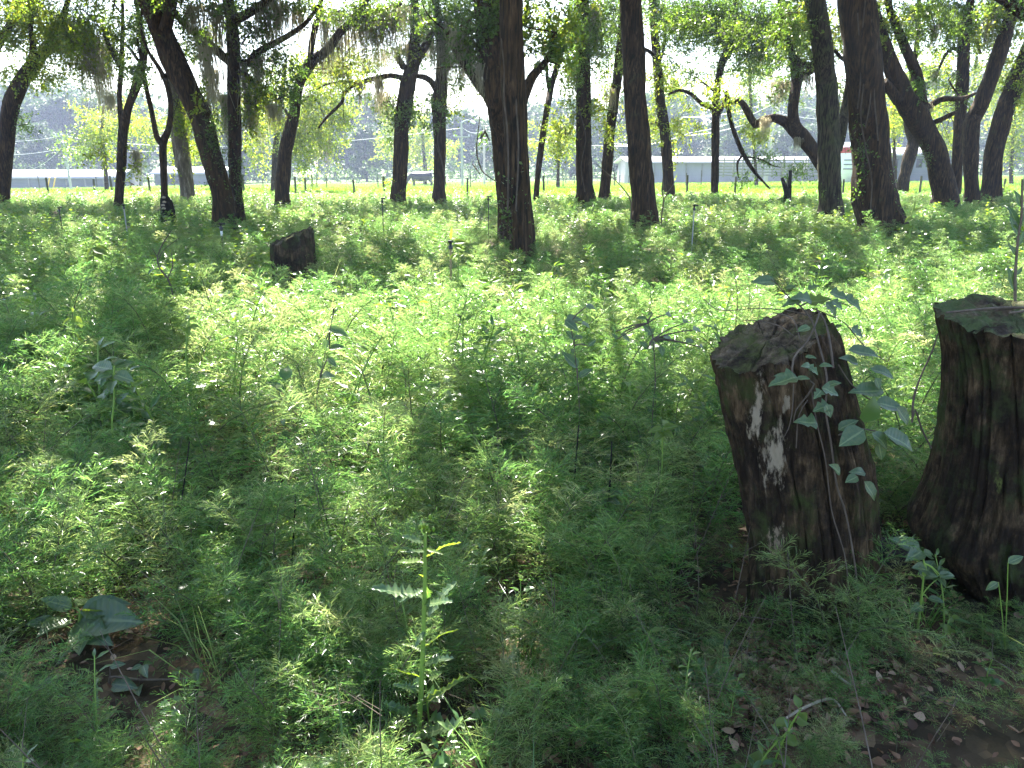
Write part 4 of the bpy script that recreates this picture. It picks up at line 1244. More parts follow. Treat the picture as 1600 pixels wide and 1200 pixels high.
# ------------------------------------------------------------------ stumps
def stump_mat(name, moss_col, moss_lo, lichen=False, top=False):
    m, nt, out = newmat(name)
    L = nt.links.new
    tc = nd(nt, 'ShaderNodeTexCoord')
    mp = nd(nt, 'ShaderNodeMapping')
    mp.inputs['Scale'].default_value = (1, 1, 1) if top else (1, 1, 0.14)
    L(tc.outputs['Object'], mp.inputs[0])
    nz = nd(nt, 'ShaderNodeTexNoise', Scale=34.0, Detail=8, Roughness=0.7)
    L(mp.outputs[0], nz.inputs['Vector'])
    c = ramp(nt, nz.outputs['Fac'], [(0.30, (0.010, 0.007, 0.004)), (0.45, (0.042, 0.028, 0.015)), (0.58, (0.115, 0.076, 0.042)), (0.72, (0.23, 0.165, 0.10))])
    if top:
        c = ramp(nt, nz.outputs['Fac'], [(0.3, (0.03, 0.022, 0.014)), (0.5, (0.10, 0.075, 0.05)), (0.7, (0.19, 0.15, 0.11))])
    n2 = nd(nt, 'ShaderNodeTexNoise', Scale=5.0, Detail=6, Roughness=0.7)
    L(tc.outputs['Object'], n2.inputs['Vector'])
    c = blend(nt, ramp(nt, n2.outputs['Fac'], [(0.42, (0, 0, 0)), (0.56, (0.85, 0.85, 0.85))]), c, (0.014, 0.010, 0.008))
    n3 = nd(nt, 'ShaderNodeTexNoise', Scale=7.0, Detail=10, Roughness=0.75)
    L(tc.outputs['Object'], n3.inputs['Vector'])
    mf = ramp(nt, n3.outputs['Fac'], [(moss_lo, (0, 0, 0)), (moss_lo + 0.14, (1, 1, 1))])
    c = blend(nt, mf, c, moss_col)
    def patch(c, centre, size, col, lo, hi, scale=30.0, stretch=(1, 1, .6)):
        mp2 = nd(nt, 'ShaderNodeMapping', vector_type='POINT')
        sub = nd(nt, 'ShaderNodeVectorMath', operation='SUBTRACT')
        L(tc.outputs['Object'], sub.inputs[0])
        sub.inputs[1].default_value = centre
        dv = nd(nt, 'ShaderNodeVectorMath', operation='DIVIDE')
        L(sub.outputs[0], dv.inputs[0])
        dv.inputs[1].default_value = size
        ln = nd(nt, 'ShaderNodeVectorMath', operation='LENGTH')
        L(dv.outputs[0], ln.inputs[0])
        n = nd(nt, 'ShaderNodeTexNoise', Scale=scale, Detail=8, Roughness=0.7)
        mp3 = nd(nt, 'ShaderNodeMapping')
        mp3.inputs['Scale'].default_value = stretch
        L(tc.outputs['Object'], mp3.inputs[0])
        L(mp3.outputs[0], n.inputs['Vector'])
        mr = nd(nt, 'ShaderNodeMapRange')
        L(ln.outputs['Value'], mr.inputs[0])
        mr.inputs[1].default_value = 0.0
        mr.inputs[2].default_value = 1.0
        mr.inputs[3].default_value = 0.34
        mr.inputs[4].default_value = -0.15
        ad = nd(nt, 'ShaderNodeMath', operation='ADD')
        L(mr.outputs[0], ad.inputs[0])
        L(n.outputs['Fac'], ad.inputs[1])
        f = ramp(nt, ad.outputs[0], [(lo, (0, 0, 0)), (hi, (1, 1, 1))])
        return blend(nt, f, c, col)
    if lichen:
        for p in lichen:
            c = patch(c, *p)
    p = nd(nt, 'ShaderNodeBsdfPrincipled', Roughness=0.95)
    p.inputs['Specular IOR Level'].default_value = 0.12
    L(c, p.inputs['Base Color'])
    b = nd(nt, 'ShaderNodeBump', Strength=1.0, Distance=0.02)
    L(nz.outputs['Fac'], b.inputs['Height'])
    L(b.outputs[0], p.inputs['Normal'])
    L(p.outputs[0], out.inputs[0])
    return m

def loft_stump(profile, sides, seed, furrow, top_z, top_noise=0.02, buttress=()):
    """Side and top of a stump. profile: rows (z, cx, cy, rx, ry); top_z(x, y) is the cut surface."""
    rows = np.asarray(profile, float)
    z = np.linspace(rows[0, 0], rows[-1, 0], 120)
    cols = [np.interp(z, rows[:, 0], rows[:, i]) for i in range(1, 5)]
    for i in range(4):   # soften the kinks
        for _ in range(12):
            c = cols[i].copy()
            c[1:-1] = (cols[i][:-2] + cols[i][1:-1] * 2 + cols[i][2:]) / 4
            cols[i] = c
    a = np.linspace(0, 2 * np.pi, sides, endpoint=False)
    ca, sa = np.cos(a)[None], np.sin(a)[None]
    Z = z[:, None] + 0 * ca
    fr = vnoise(ca * 5 + seed, sa * 5 + seed, Z * 1.2) - 0.5
    fr2 = vnoise(ca * 13 + seed, sa * 13 + seed, Z * 3.0) - 0.5
    fr3 = vnoise(ca * 26 + seed, sa * 26 + seed, Z * 9.0) - 0.5
    fr4 = vnoise(ca * 52 + seed, sa * 52 + seed, Z * 22.0) - 0.5
    crack = np.abs(vnoise(ca * 7 + seed * 2, sa * 7, Z * 0.9 + seed) - 0.5)
    lump = fbm(ca * 1.5 + seed, sa * 1.5, Z * 2.2, 2) - 0.5
    k = 1 + furrow * (0.5 * fr + 0.45 * fr2 + 0.45 * fr3 + 0.3 * fr4 + 1.3 * lump) - furrow * 0.7 * (1 - sstep(0, 0.05, crack))
    for (ang, w, zh, amt) in buttress:
        da = np.angle(np.exp(1j * (a - ang)))[None]
        k = k + amt * np.exp(-(da / w) ** 2) * np.clip(1 - (Z - z[0]) / zh, 0, 1) ** 2
    X = cols[0][:, None] + cols[2][:, None] * ca * k
    Y = cols[1][:, None] + cols[3][:, None] * sa * k
    # squeeze the top rows under the cut surface
    tz = top_z(X, Y) + (vnoise(X * 30 + seed, Y * 30, 0) - 0.5) * top_noise
    zb = z[0]
    frac = (Z - zb) / (z[-1] - zb)
    Z2 = zb + (tz - zb) * frac
    g = Geo()
    n = len(z)
    V = np.stack([X, Y, Z2], -1)
    idx = np.arange(n * sides).reshape(n, sides)
    q = np.stack([idx[:-1], np.roll(idx[:-1], -1, 1), np.roll(idx[1:], -1, 1), idx[1:]], -1).reshape(-1, 4)
    g.add(V.reshape(-1, 3), q)
    t = Geo()
    rim = V[-1]
    c = rim.mean(0)
    rr = np.linspace(1, 0, 22)[:-1]
    TV = c[None, None] + (rim - c)[None] * rr[:, None, None]
    ang = np.arctan2(TV[..., 1] - c[1], TV[..., 0] - c[0])
    rad_crack = np.abs(vnoise(np.cos(ang) * 5 + seed, np.sin(ang) * 5, 3.0) - 0.5)
    ztop = top_z(TV[..., 0], TV[..., 1]) + (fbm(TV[..., 0] * 26, TV[..., 1] * 26, seed, 3) - 0.5) * 0.05 + (vnoise(TV[..., 0] * 30 + seed, TV[..., 1] * 30, 0) - 0.5) * top_noise * 0.5
    ztop -= 0.012 * (1 - sstep(0, 0.03, rad_crack))
    inner = (1 - rr)[:, None]
    TV[..., 2] = np.where(inner > 0.001, ztop, rim[None, :, 2] + 0.0)
    cc = np.array([[c[0], c[1], float(top_z(c[0], c[1]))]])
    TVf = np.vstack([TV.reshape(-1, 3), cc])
    m_ = len(rr)
    idx = np.arange(m_ * sides).reshape(m_, sides)
    q = np.stack([idx[:-1], np.roll(idx[:-1], -1, 1), np.roll(idx[1:], -1, 1), idx[1:]], -1).reshape(-1, 4)
    t.add(TVf, q)
    i = idx[-1]
    t.add(TVf, np.stack([i, np.roll(i, -1), np.full(sides, len(TVf) - 1)], -1))
    return g, t

# left foreground stump: leans left, cut slopes down to the left
YL = 2.5
def xz(px, py, Y):
    p = P(px, py, Y)
    return p.x, p.z
prof = []
for (pl, pr, py) in ((1168, 1392, 1075), (1174, 1368, 960), (1172, 1360, 860), (1160, 1350, 770), (1144, 1326, 680), (1128, 1304, 600), (1117, 1284, 540)):
    xa, z_ = xz(pl, py, YL)
    xb, _ = xz(pr, py, YL)
    prof.append((z_, (xa + xb) / 2, YL, (xb - xa) / 2, (xb - xa) / 2 * 0.95))
prof[0] = (-0.05, *prof[0][1:])
prof.sort()
tl = P(1119, 566, YL)
trr = P(1284, 500, YL - 0.02)
def top_left(x, y):
    f = (x - tl.x) / (trr.x - tl.x)
    return tl.z + (trr.z - tl.z) * np.clip(f, -0.3, 1.4) + (y - YL) * 0.17
prof[-1] = (1.0, *prof[-1][1:])
gs, gt = loft_stump(prof, 260, 4.2, 0.16, top_left, 0.035)
cx0, cz0 = prof[0][1], 0.0
stumpL = empty('tree_stump', (cx0, YL, 0.0), 'leaning rotten stump with peeling white patches and a slanted mossy top', 'stump', 'foreground stumps')
def loc(px, py, Y, root):
    p = P(px, py, Y)
    return tuple(p - Vector(root.location))
lich = [(loc(1190, 650, YL - .19, stumpL), (.042, .2, .22), (0.33, 0.27, 0.195), .57, .70, 50.0, (1, 1, .3)), (loc(1214, 720, YL - .19, stumpL), (.062, .2, .20), (0.31, 0.255, 0.185), .57, .70, 50.0, (1, 1, .3)),
        (loc(1229, 632, YL - .19, stumpL), (.016, .2, .06), (0.31, 0.255, 0.185), .56, .63, 60.0, (1, 1, .5)), (loc(1215, 860, YL - .19, stumpL), (.07, .2, .16), (0.24, 0.18, 0.125), .64, .74, 50.0, (1, 1, .5)),
        (loc(1200, 940, YL - .19, stumpL), (.08, .2, .12), (0.23, 0.17, 0.12), .64, .74, 50.0, (1, 1, .5)), (loc(1195, 790, YL - .19, stumpL), (.06, .2, .3), (0.13, 0.055, 0.025), .68, .80, 16.0, (1, 1, .4))]
M['stump_left'] = stump_mat('rotten_stump_bark', (0.040, 0.050, 0.016), 0.50, lich)
M['stump_left_top'] = stump_mat('mossy_cut_wood', (0.075, 0.085, 0.028), 0.47, None, True)
build('trunk', gs, M['stump_left'], stumpL, True)
build('cut_top', gt, M['stump_left_top'], stumpL, True)

# right foreground stump: upright, flared roots, level mossy top
YR = 2.76
prof = []
for (pl, pr, py) in ((1486, 1740, 1010), (1474, 1730, 930), (1456, 1722, 880), (1436, 1718, 835), (1456, 1714, 790), (1472, 1710, 740), (1482, 1704, 680), (1487, 1696, 610), (1486, 1690, 560), (1470, 1692, 500)):
    xa, z_ = xz(pl, py, YR)
    xb, _ = xz(pr, py, YR)
    prof.append((z_, (xa + xb) / 2, YR, (xb - xa) / 2, (xb - xa) / 2 * 1.0))
prof[0] = (-0.05, *prof[0][1:])
prof.sort()
zt = P(1580, 496, YR).z
def top_right(x, y):
    return zt + 0.0 * x + (y - YR) * 0.14
prof[-1] = (zt, *prof[-1][1:])
gs, gt = loft_stump(prof, 280, 9.1, 0.13, top_right, 0.032, [(math.radians(250), .3, .35, .14), (math.radians(320), .4, .4, .2)])
stumpR = empty('tree_stump', (prof[0][1], YR, 0.0), 'taller dark stump with a level green mossy top at the right edge', 'stump', 'foreground stumps')
lich = [(loc(1462, 785, YR - .15, stumpR), (.075, .5, .10), (0.20, 0.20, 0.025), .62, .76, 40.0, (1, 1, .4)), (loc(1585, 770, YR - .30, stumpR), (.06, .5, .14), (0.11, 0.125, 0.035), .70, .84, 40.0, (1, 1, .4)),
        (loc(1525, 560, YR - .26, stumpR), (.05, .5, .08), (0.05, 0.10, 0.03), .62, .75, 40.0, (1, 1, 1))]
M['stump_right'] = stump_mat('dark_stump_wood', (0.040, 0.050, 0.018), 0.48, lich)
M['stump_right_top'] = stump_mat('green_mossy_cut', (0.070, 0.092, 0.036), 0.40, None, True)
build('trunk', gs, M['stump_right'], stumpR, True)
build('cut_top', gt, M['stump_right_top'], stumpR, True)

# charred chunk between the stumps
g = Geo()
a, b = P(1368, 852, 2.75), P(1428, 838, 2.75)
tube(g, spline([[a.x - .02, 2.75, a.z - .1, .04], [a.x, 2.75, a.z - .01, .032], [(a.x + b.x) / 2, 2.72, a.z - .03, .04], [b.x, 2.75, b.z - .05, .022]], .008), 40, 0.9, 3.0)
tag(build('wood_chunk', g, M['char'], None, True, (a.x, 2.75, a.z - .1)), 'charred chunk of root wedged between the two foreground stumps', 'wood chunk')

# stump in the middle distance
Ym = 10.0
prof = []
for (pl, pr, py) in ((424, 496, 440), (425, 494, 410), (423, 490, 385), (422, 488, 365)):
    xa, z_ = xz(pl, py, Ym); xb, _ = xz(pr, py, Ym)
    prof.append((z_, (xa + xb) / 2, Ym, (xb - xa) / 2, (xb - xa) / 2))
prof[0] = (-0.05, *prof[0][1:]); prof.sort()
ml, mr_ = P(424, 381, Ym), P(488, 357, Ym)
def top_mid(x, y):
    return ml.z + (mr_.z - ml.z) * np.clip((x - ml.x) / (mr_.x - ml.x), -.2, 1.2) + (y - Ym) * 0.1
gs, gt = loft_stump(prof, 60, 2.2, 0.14, top_mid, 0.08)
stumpM = empty('tree_stump', (prof[0][1], Ym, 0.0), 'dark stump with a top slanting up to the right, out in the green undergrowth', 'stump')
build('trunk', gs, M['stump_right'], stumpM, True)
build('cut_top', gt, M['stump_left_top'], stumpM, True)

# low blackened stump at the foot of the Y shaped tree
g = Geo()
p0 = P(262, 334, 19.5)
zg = float(terrain(p0.x, 19.5))
tube(g, spline([[p0.x, 19.5, zg - .1, .17], [p0.x, 19.5, zg + .45, .15], [p0.x - .03, 19.5, zg + .7, .12], [p0.x - .06, 19.5, P(258, 306, 19.5).z, .06]], .06), 20, 0.5, 6.0)
r0 = empty('burnt_stump', (p0.x, 19.5, zg), 'small burnt stump with pale fungus on its left side, below the Y shaped tree', 'stump')
build('trunk', g, M['char'], r0, True)
for k, (fx, fy) in enumerate(((256, 309), (257, 316), (255, 321), (256, 326))):
    f = P(fx, fy, 19.36)
    g = Geo()
    tube(g, spline([[f.x - .04, f.y, f.z, .012], [f.x, f.y - .02, f.z + .01, .028], [f.x + .04, f.y, f.z, .02]], .02), 8, 0.2, k)
    build('fungus', g, M['dead_wood'], r0, True)

# two short snags
for (pts, lab) in (([(1229, 304, 8), (1226, 290, 7), (1222, 278, 5)], 'left of two short black snags, leaning left'), ([(1233, 304, 7), (1234, 285, 6), (1235, 266, 5)], 'right of two short black snags, upright and taller')):
    g = Geo()
    rows = [[*P(x, y, 27), prad(w, x, y, 27)] for x, y, w in pts]
    rows.insert(0, [rows[0][0], rows[0][1], -.1, rows[0][3] * 1.2])
    tube(g, spline(rows, .1), 12, 0.3, pts[0][0])
    tag(build('snag', g, M['char'], None, True, (rows[0][0], rows[0][1], 0)), lab, 'snag', 'short snags')

# broken limb hanging down beside the dark slender tree
g = Geo()
rows = lambda pts, d: spline([[*P(x, y, d), prad(w, x, y, d)] for x, y, w in pts], .15)
tube(g, rows([(1133, 143, 4), (1136, 150, 8), (1141, 187, 7), (1153, 222, 7), (1162, 242, 7), (1176, 265, 6), (1188, 279, 4), (1203, 295, 3)], 30), 8, .2, 1.0)
tube(g, rows([(1160, 243, 4), (1153, 252, 4), (1152, 264, 3), (1154, 278, 2)], 30), 5, 0)
tube(g, rows([(1166, 246, 3), (1182, 247, 3), (1196, 252, 3), (1206, 258, 2), (1220, 262, 1)], 30), 5, 0)
rb = empty('broken_limb', P(1203, 297, 30), 'bare broken limb hanging down to the ground right of the slender dark tree', 'fallen limb')
build('limb', g, M['bark'], rb, True)
g = Geo()
rr = np.random.default_rng(77)
for (cx, cy_, rx, ry, n, kd) in ((1200, 246, 30, 10, 50, 2), (1160, 285, 22, 8, 30, 2), (1245, 268, 30, 12, 60, 2), (1188, 212, 22, 8, 50, 1), (1170, 200, 12, 8, 24, 1)):
    O = np.array([P(cx + rr.normal(0, .5) * rx, cy_ + rr.normal(0, .5) * ry, 30 + rr.normal(0, .4)) for _ in range(n)])
    sprays(g, O, rr.normal(0, 1, (n, 3)), .35, 10, .085, rr, kd, 3, .006)
build('foliage', g, CM, rb)['kind'] = 'stuff'

# vine hanging free in front of the pressed trunks
g = Geo()
tube(g, rows([(752, 160, 1.5), (749, 190, 1.5), (745, 225, 2), (746, 245, 2.6), (752, 265, 2.2), (762, 275, 1.8), (776, 284, 1.6)], 14.0), 6, .2, 4)
tube(g, rows([(738, 256, 1.6), (744, 264, 2), (750, 272, 1.4)], 14.0), 5, 0)
tag(build('hanging_vine', g, M['vine'], None, True, P(752, 160, 14)), 'loose woody vine looping down left of the two pressed trunks', 'vine')
# ------------------------------------------------------------------ undergrowth
def scatter(name, meshes, pts, rot, scl, idx, mats=None):
    """One 'stuff' object: plants at given places, drawn by a geometry node tree from a few source meshes."""
    col = bpy.data.collections.new(name + '_sources')
    for i, me in enumerate(meshes):
        o = bpy.data.objects.new('%s_source_%02d' % (name, i), me)
        col.objects.link(o)
    me = bpy.data.meshes.new(name)
    n = len(pts)
    me.vertices.add(n)
    me.vertices.foreach_set('co', np.asarray(pts, np.float32).ravel())
    for nm, ty, arr in (('rot', 'FLOAT_VECTOR', rot), ('scl', 'FLOAT_VECTOR', scl), ('pick', 'INT', idx)):
        at = me.attributes.new(nm, ty, 'POINT')
        if ty == 'INT':
            at.data.foreach_set('value', np.asarray(arr, np.int32))
        else:
            at.data.foreach_set('vector', np.asarray(arr, np.float32).ravel())
    o = link(name, me)
    ng = bpy.data.node_groups.new(name, 'GeometryNodeTree')
    ng.interface.new_socket('Geometry', in_out='INPUT', socket_type='NodeSocketGeometry')
    ng.interface.new_socket('Geometry', in_out='OUTPUT', socket_type='NodeSocketGeometry')
    N = ng.nodes.new
    gi, go = N('NodeGroupInput'), N('NodeGroupOutput')
    ci = N('GeometryNodeCollectionInfo')
    ci.inputs['Collection'].default_value = col
    ci.inputs['Separate Children'].default_value = True
    ci.inputs['Reset Children'].default_value = True
    ip = N('GeometryNodeInstanceOnPoints')
    ip.inputs['Pick Instance'].default_value = True
    def attr(nm, ty):
        a = N('GeometryNodeInputNamedAttribute')
        a.data_type = ty
        a.inputs['Name'].default_value = nm
        return [s for s in a.outputs if s.name == 'Attribute' and s.enabled][0]
    e2r = N('FunctionNodeEulerToRotation')
    lk = ng.links.new
    lk(attr('rot', 'FLOAT_VECTOR'), e2r.inputs[0])
    lk(gi.outputs[0], ip.inputs['Points'])
    lk(ci.outputs[0], ip.inputs['Instance'])
    lk(attr('pick', 'INT'), ip.inputs['Instance Index'])
    lk(e2r.outputs[0], ip.inputs['Rotation'])
    lk(attr('scl', 'FLOAT_VECTOR'), ip.inputs['Scale'])
    lk(ip.outputs[0], go.inputs[0])
    md = o.modifiers.new('plants', 'NODES')
    md.node_group = ng
    return tag(o, kind='stuff')

def thread_tris(g, C, D, L, w, r, mi=0):
    """Thin pointed leaflets (two triangles, slightly bent)."""
    D = norm(D)
    S = norm(np.cross(D, r.normal(0, 1, D.shape))) * (np.asarray(w)[:, None] * 0.5)
    mid = C + D * (L * 0.55)[:, None] + np.array([0, 0, 1.0]) * (L * 0.06)[:, None]
    end = C + D * L[:, None] - np.array([0, 0, 1.0]) * (L * 0.05)[:, None]
    n = len(C)
    V = np.stack([C, mid - S, end, mid + S], 1)
    g.add(V.reshape(-1, 3), np.arange(n * 4).reshape(n, 4), mi)

def fennel(seed, H, nb, nl, bl, ll, lw, lean=0.25, upright=0.6):
    """A feathery weed: an arching stem with many side plumes of thread-like leaflets."""
    r = np.random.default_rng(seed)
    g = Geo()
    la = r.random() * 6.28
    lv = np.array([math.cos(la), math.sin(la), 0]) * lean
    stem = lambda t: np.array([0, 0, H])[None] * t[:, None] * (1 - 0.15 * (t ** 2)[:, None]) + lv[None] * H * (t ** 2.2)[:, None]
    ts = np.linspace(0, 1, 7)
    sp = stem(ts)
    tube(g, np.c_[sp, np.linspace(0.0035, 0.001, 7) * (1 + H)], 4, 0, cap=False, mi=1)
    tb = 0.12 + 0.88 * (np.arange(nb) + r.random(nb)) / nb
    base = stem(tb)
    ang = np.arange(nb) * 2.4 + r.normal(0, 0.5, nb)
    out = np.stack([np.cos(ang), np.sin(ang), np.zeros(nb)], -1)
    L = bl * (1.15 - 0.75 * tb) * (0.7 + 0.6 * r.random(nb)) * (0.65 + 0.35 * sstep(0.1, 0.35, tb))
    up = upright * (0.5 + 0.9 * tb) + r.normal(0, 0.15, nb)
    dir0 = norm(out + np.array([0, 0, 1.0]) * up[:, None] + lv[None] * 0.6)
    m = nl
    s = (np.arange(m) + 0.5) / m
    # plume axis: rises, then arches over
    ax = base[:, None] + dir0[:, None] * (L[:, None, None] * s[None, :, None]) + np.array([0, 0, -1.0]) * (0.32 * L[:, None, None] * (s ** 2)[None, :, None])
    tan = norm(dir0[:, None] + np.array([0, 0, -1.0]) * (0.64 * s)[None, :, None])
    sid = norm(np.cross(tan, np.array([0, 0, 1.0])))
    sgn = np.where(np.arange(m) % 2 == 0, 1.0, -1.0)[None, :, None]
    D = tan * 0.85 + sid * sgn * 0.75 + r.normal(0, 0.28, (nb, m, 3)) + np.array([0, 0, 0.12])
    LL = ll * (1.1 - 0.7 * s)[None] * (0.6 + 0.7 * r.random((nb, m)))
    thread_tris(g, ax.reshape(-1, 3), D.reshape(-1, 3), LL.ravel(), np.full(nb * m, lw) * (0.7 + 0.6 * r.random(nb * m)), r)
    # second order threads
    ax2 = ax + norm(D) * (LL * 0.45)[..., None]
    D2 = norm(D) + r.normal(0, 0.55, D.shape)
    thread_tris(g, ax2.reshape(-1, 3), D2.reshape(-1, 3), (LL * 0.6).ravel(), np.full(nb * m, lw * 0.8), r)
    # plume axes as thin ribbons
    q = [0, m // 3, 2 * m // 3, m - 1]
    pts = ax[:, q]
    S = norm(np.cross(pts[:, 3] - pts[:, 0], r.normal(0, 1, (nb, 3)))) * lw * 0.5
    V = np.stack([base - S, base + S, pts[:, 1] + S * .8, pts[:, 1] - S * .8, pts[:, 2] + S * .6, pts[:, 2] - S * .6, pts[:, 3]], 1)
    b = (np.arange(nb) * 7)[:, None]
    g.add(V.reshape(-1, 3), np.concatenate([b + np.array([[0, 1, 2, 3]]), b + np.array([[3, 2, 4, 5]])]), 0)
    g.add(V.reshape(-1, 3), b + np.array([[5, 4, 6]]), 0)
    return g.mesh('feathery_weed', [M['fennel'], M['fennel_stem']])

def unit_leaf(style, seed=0, droop=0.18):
    """A leaf of length 1 along +Y, facing +Z, with a folded midrib, about 40 faces at most."""
    r = np.random.default_rng(seed)
    n = {'ovate': 7, 'lance': 7, 'jag': 17, 'lobed': 13}[style]
    s = np.linspace(0, 1, n)
    if style == 'ovate':
        w = 0.36 * np.sin(np.pi * np.clip(s, 0, 1) ** 0.72) ** 0.9
    elif style == 'lance':
        w = 0.15 * np.sin(np.pi * s ** 0.8) ** 0.8
    elif style == 'jag':
        w = 0.125 * np.sin(np.pi * s ** 0.9) ** 0.7 * (0.45 + 0.75 * (np.arange(n) % 2) * (0.6 + 0.6 * r.random(n))) + 0.015
        w[0] = 0.03
    else:
        w = np.interp(s, [0, .06, .18, .26, .33, .42, .50, .56, .66, .78, .88, .95, 1], [.02, .20, .40, .50, .36, .24, .34, .42, .27, .16, .14, .06, 0])
    w[-1] = 0.0
    if style != 'jag':
        w[0] = max(w[0] * 0.3, 0.015)
    shift = np.zeros(n)
    if style == 'jag':
        shift[1:-1:2] = 0.025
    z = -droop * s ** 2 + 0.02 * np.sin(s * 9 + seed)
    rows = np.stack([np.stack([-w, s + shift, z + w * 0.35 + r.normal(0, .012, n)], -1), np.stack([0 * s, s, z], -1), np.stack([w, s + shift, z + w * 0.35 + r.normal(0, .012, n)], -1)], 1)
    i = np.arange(n - 1) * 3
    q = np.concatenate([np.stack([i, i + 1, i + 4, i + 3], -1), np.stack([i + 1, i + 2, i + 5, i + 4], -1)])
    return rows.reshape(-1, 3), q

def add_leaf(g, base, tip, normal, style, width=1.0, seed=0, mi=0, droop=0.18):
    V, q = unit_leaf(style, seed, droop)
    b, t = np.asarray(base, float), np.asarray(tip, float)
    y = t - b
    L = np.linalg.norm(y)
    y = y / L
    n_ = np.asarray(normal, float)
    x = np.cross(y, n_)
    x /= np.linalg.norm(x) + 1e-9
    z = np.cross(x, y)
    g.add(b + L * (V[:, :1] * width * x + V[:, 1:2] * y + V[:, 2:3] * z), q, mi)

def broad_weed(seed, H, n, leaf, style='ovate', mat='weed_leaf', whorl=2, flat=0.3):
    """A leafy seedling: thin stem, leaves in pairs or whorls. Returns (stem geo, leaf geo)."""
    r = np.random.default_rng(seed)
    gs_, gl = Geo(), Geo()
    lv = r.normal(0, 0.18, 2) * H
    st = lambda t: np.array([lv[0] * t ** 2, lv[1] * t ** 2, H * t])
    tube(gs_, spline([[*st(t), 0.004 * (1 - .7 * t) + .001] for t in np.linspace(0, 1, 6)], 0.1), 5, 0)
    for k in range(n):
        t = 0.22 + 0.78 * (k + 0.7) / n
        for j in range(whorl):
            a = k * 1.57 + j * 2 * math.pi / whorl + r.normal(0, .35)
            d = np.array([math.cos(a), math.sin(a), flat * (0.2 + t) + r.normal(0, .18)])
            d /= np.linalg.norm(d)
            L = leaf * (1.15 - 0.55 * t) * (0.75 + 0.5 * r.random())
            b = st(t)
            b2 = b + d * L * 0.25
            tube(gs_, [[*b, .0015], [*b2, .001]], 3, 0, cap=False)
            add_leaf(gl, b2, b2 + d * L, np.array([0, 0, 1.0]) + r.normal(0, .25, 3), style, 1.0, seed * 31 + k)
    return gs_, gl

def merged(gs_, gl, ms, ml):
    g = Geo()
    for V, (f, _) in zip(gl.V, gl.Fc):
        g.V.append(V); 
    g = Geo()
    off = 0
    for src, mi in ((gl, 0), (gs_, 1)):
        n0 = g.n
        for V, in zip(src.V):
            g.V.append(V)
        for f, _ in src.Fc:
            g.Fc.append((f + n0, mi))
        g.n += src.n
    return g.mesh('weed', [ml, ms])

NEAR = [fennel(1, .62, 30, 20, .36, .070, .0034, .45), fennel(2, .50, 26, 20, .34, .066, .0034, .6), fennel(3, .78, 34, 18, .32, .066, .0034, .35), fennel(4, .42, 24, 20, .34, .064, .0034, .8, .35),
        fennel(5, .55, 24, 22, .44, .070, .0036, .7, .45), fennel(6, .34, 22, 20, .34, .066, .0034, .5, .3)]
MID = [fennel(11, .66, 32, 18, .32, .072, .0050, .35), fennel(12, .55, 30, 18, .32, .072, .0050, .55), fennel(13, .82, 36, 16, .30, .070, .0050, .3), fennel(14, .48, 28, 18, .36, .070, .0050, .7, .4)]
FAR = [fennel(21, .70, 20, 10, .34, .11, .014, .3), fennel(22, .60, 18, 10, .36, .11, .014, .45), fennel(23, .80, 22, 9, .34, .11, .014, .25)]
WEEDN = [merged(*broad_weed(s, H, n, lf, st, whorl=w, flat=fl), M['stem'], M[mt]) for s, H, n, lf, st, w, fl, mt in
         ((31, .22, 3, .075, 'ovate', 3, .25, 'weed_leaf'), (32, .32, 5, .07, 'ovate', 2, .3, 'weed_leaf'), (33, .16, 2, .085, 'ovate', 5, .15, 'weed_leaf'), (34, .42, 7, .075, 'lance', 3, .5, 'weed_leaf'), (35, .26, 4, .08, 'lobed', 2, .2, 'weed_leaf'), (36, .36, 6, .07, 'ovate', 2, .35, 'lime_leaf'))]
def grass_clump(seed, n, h, w):
    r = np.random.default_rng(seed)
    g = Geo()
    C = np.stack([r.normal(0, .03, n), r.normal(0, .03, n), np.zeros(n)], -1)
    D = norm(np.stack([r.normal(0, .42, n), r.normal(0, .42, n), np.ones(n)], -1))
    L = h * (.5 + .6 * r.random(n))
    m1 = C + D * (L * .55)[:, None]
    D2 = norm(D + np.array([0, 0, -.9]) * r.random((n, 1)) + D * np.array([1, 1, 0]) * .8)
    m2 = m1 + D2 * (L * .5)[:, None]
    S = norm(np.cross(D, r.normal(0, 1, (n, 3)))) * w
    V = np.stack([C - S * .6, C + S * .6, m1 + S, m1 - S, m2], 1)
    b = (np.arange(n) * 5)[:, None]
    g.add(V.reshape(-1, 3), b + np.array([[0, 1, 2, 3]]), 0)
    g.add(V.reshape(-1, 3), b + np.array([[3, 2, 4]]), 0)
    return g.mesh('grass_clump', [M['fennel']])

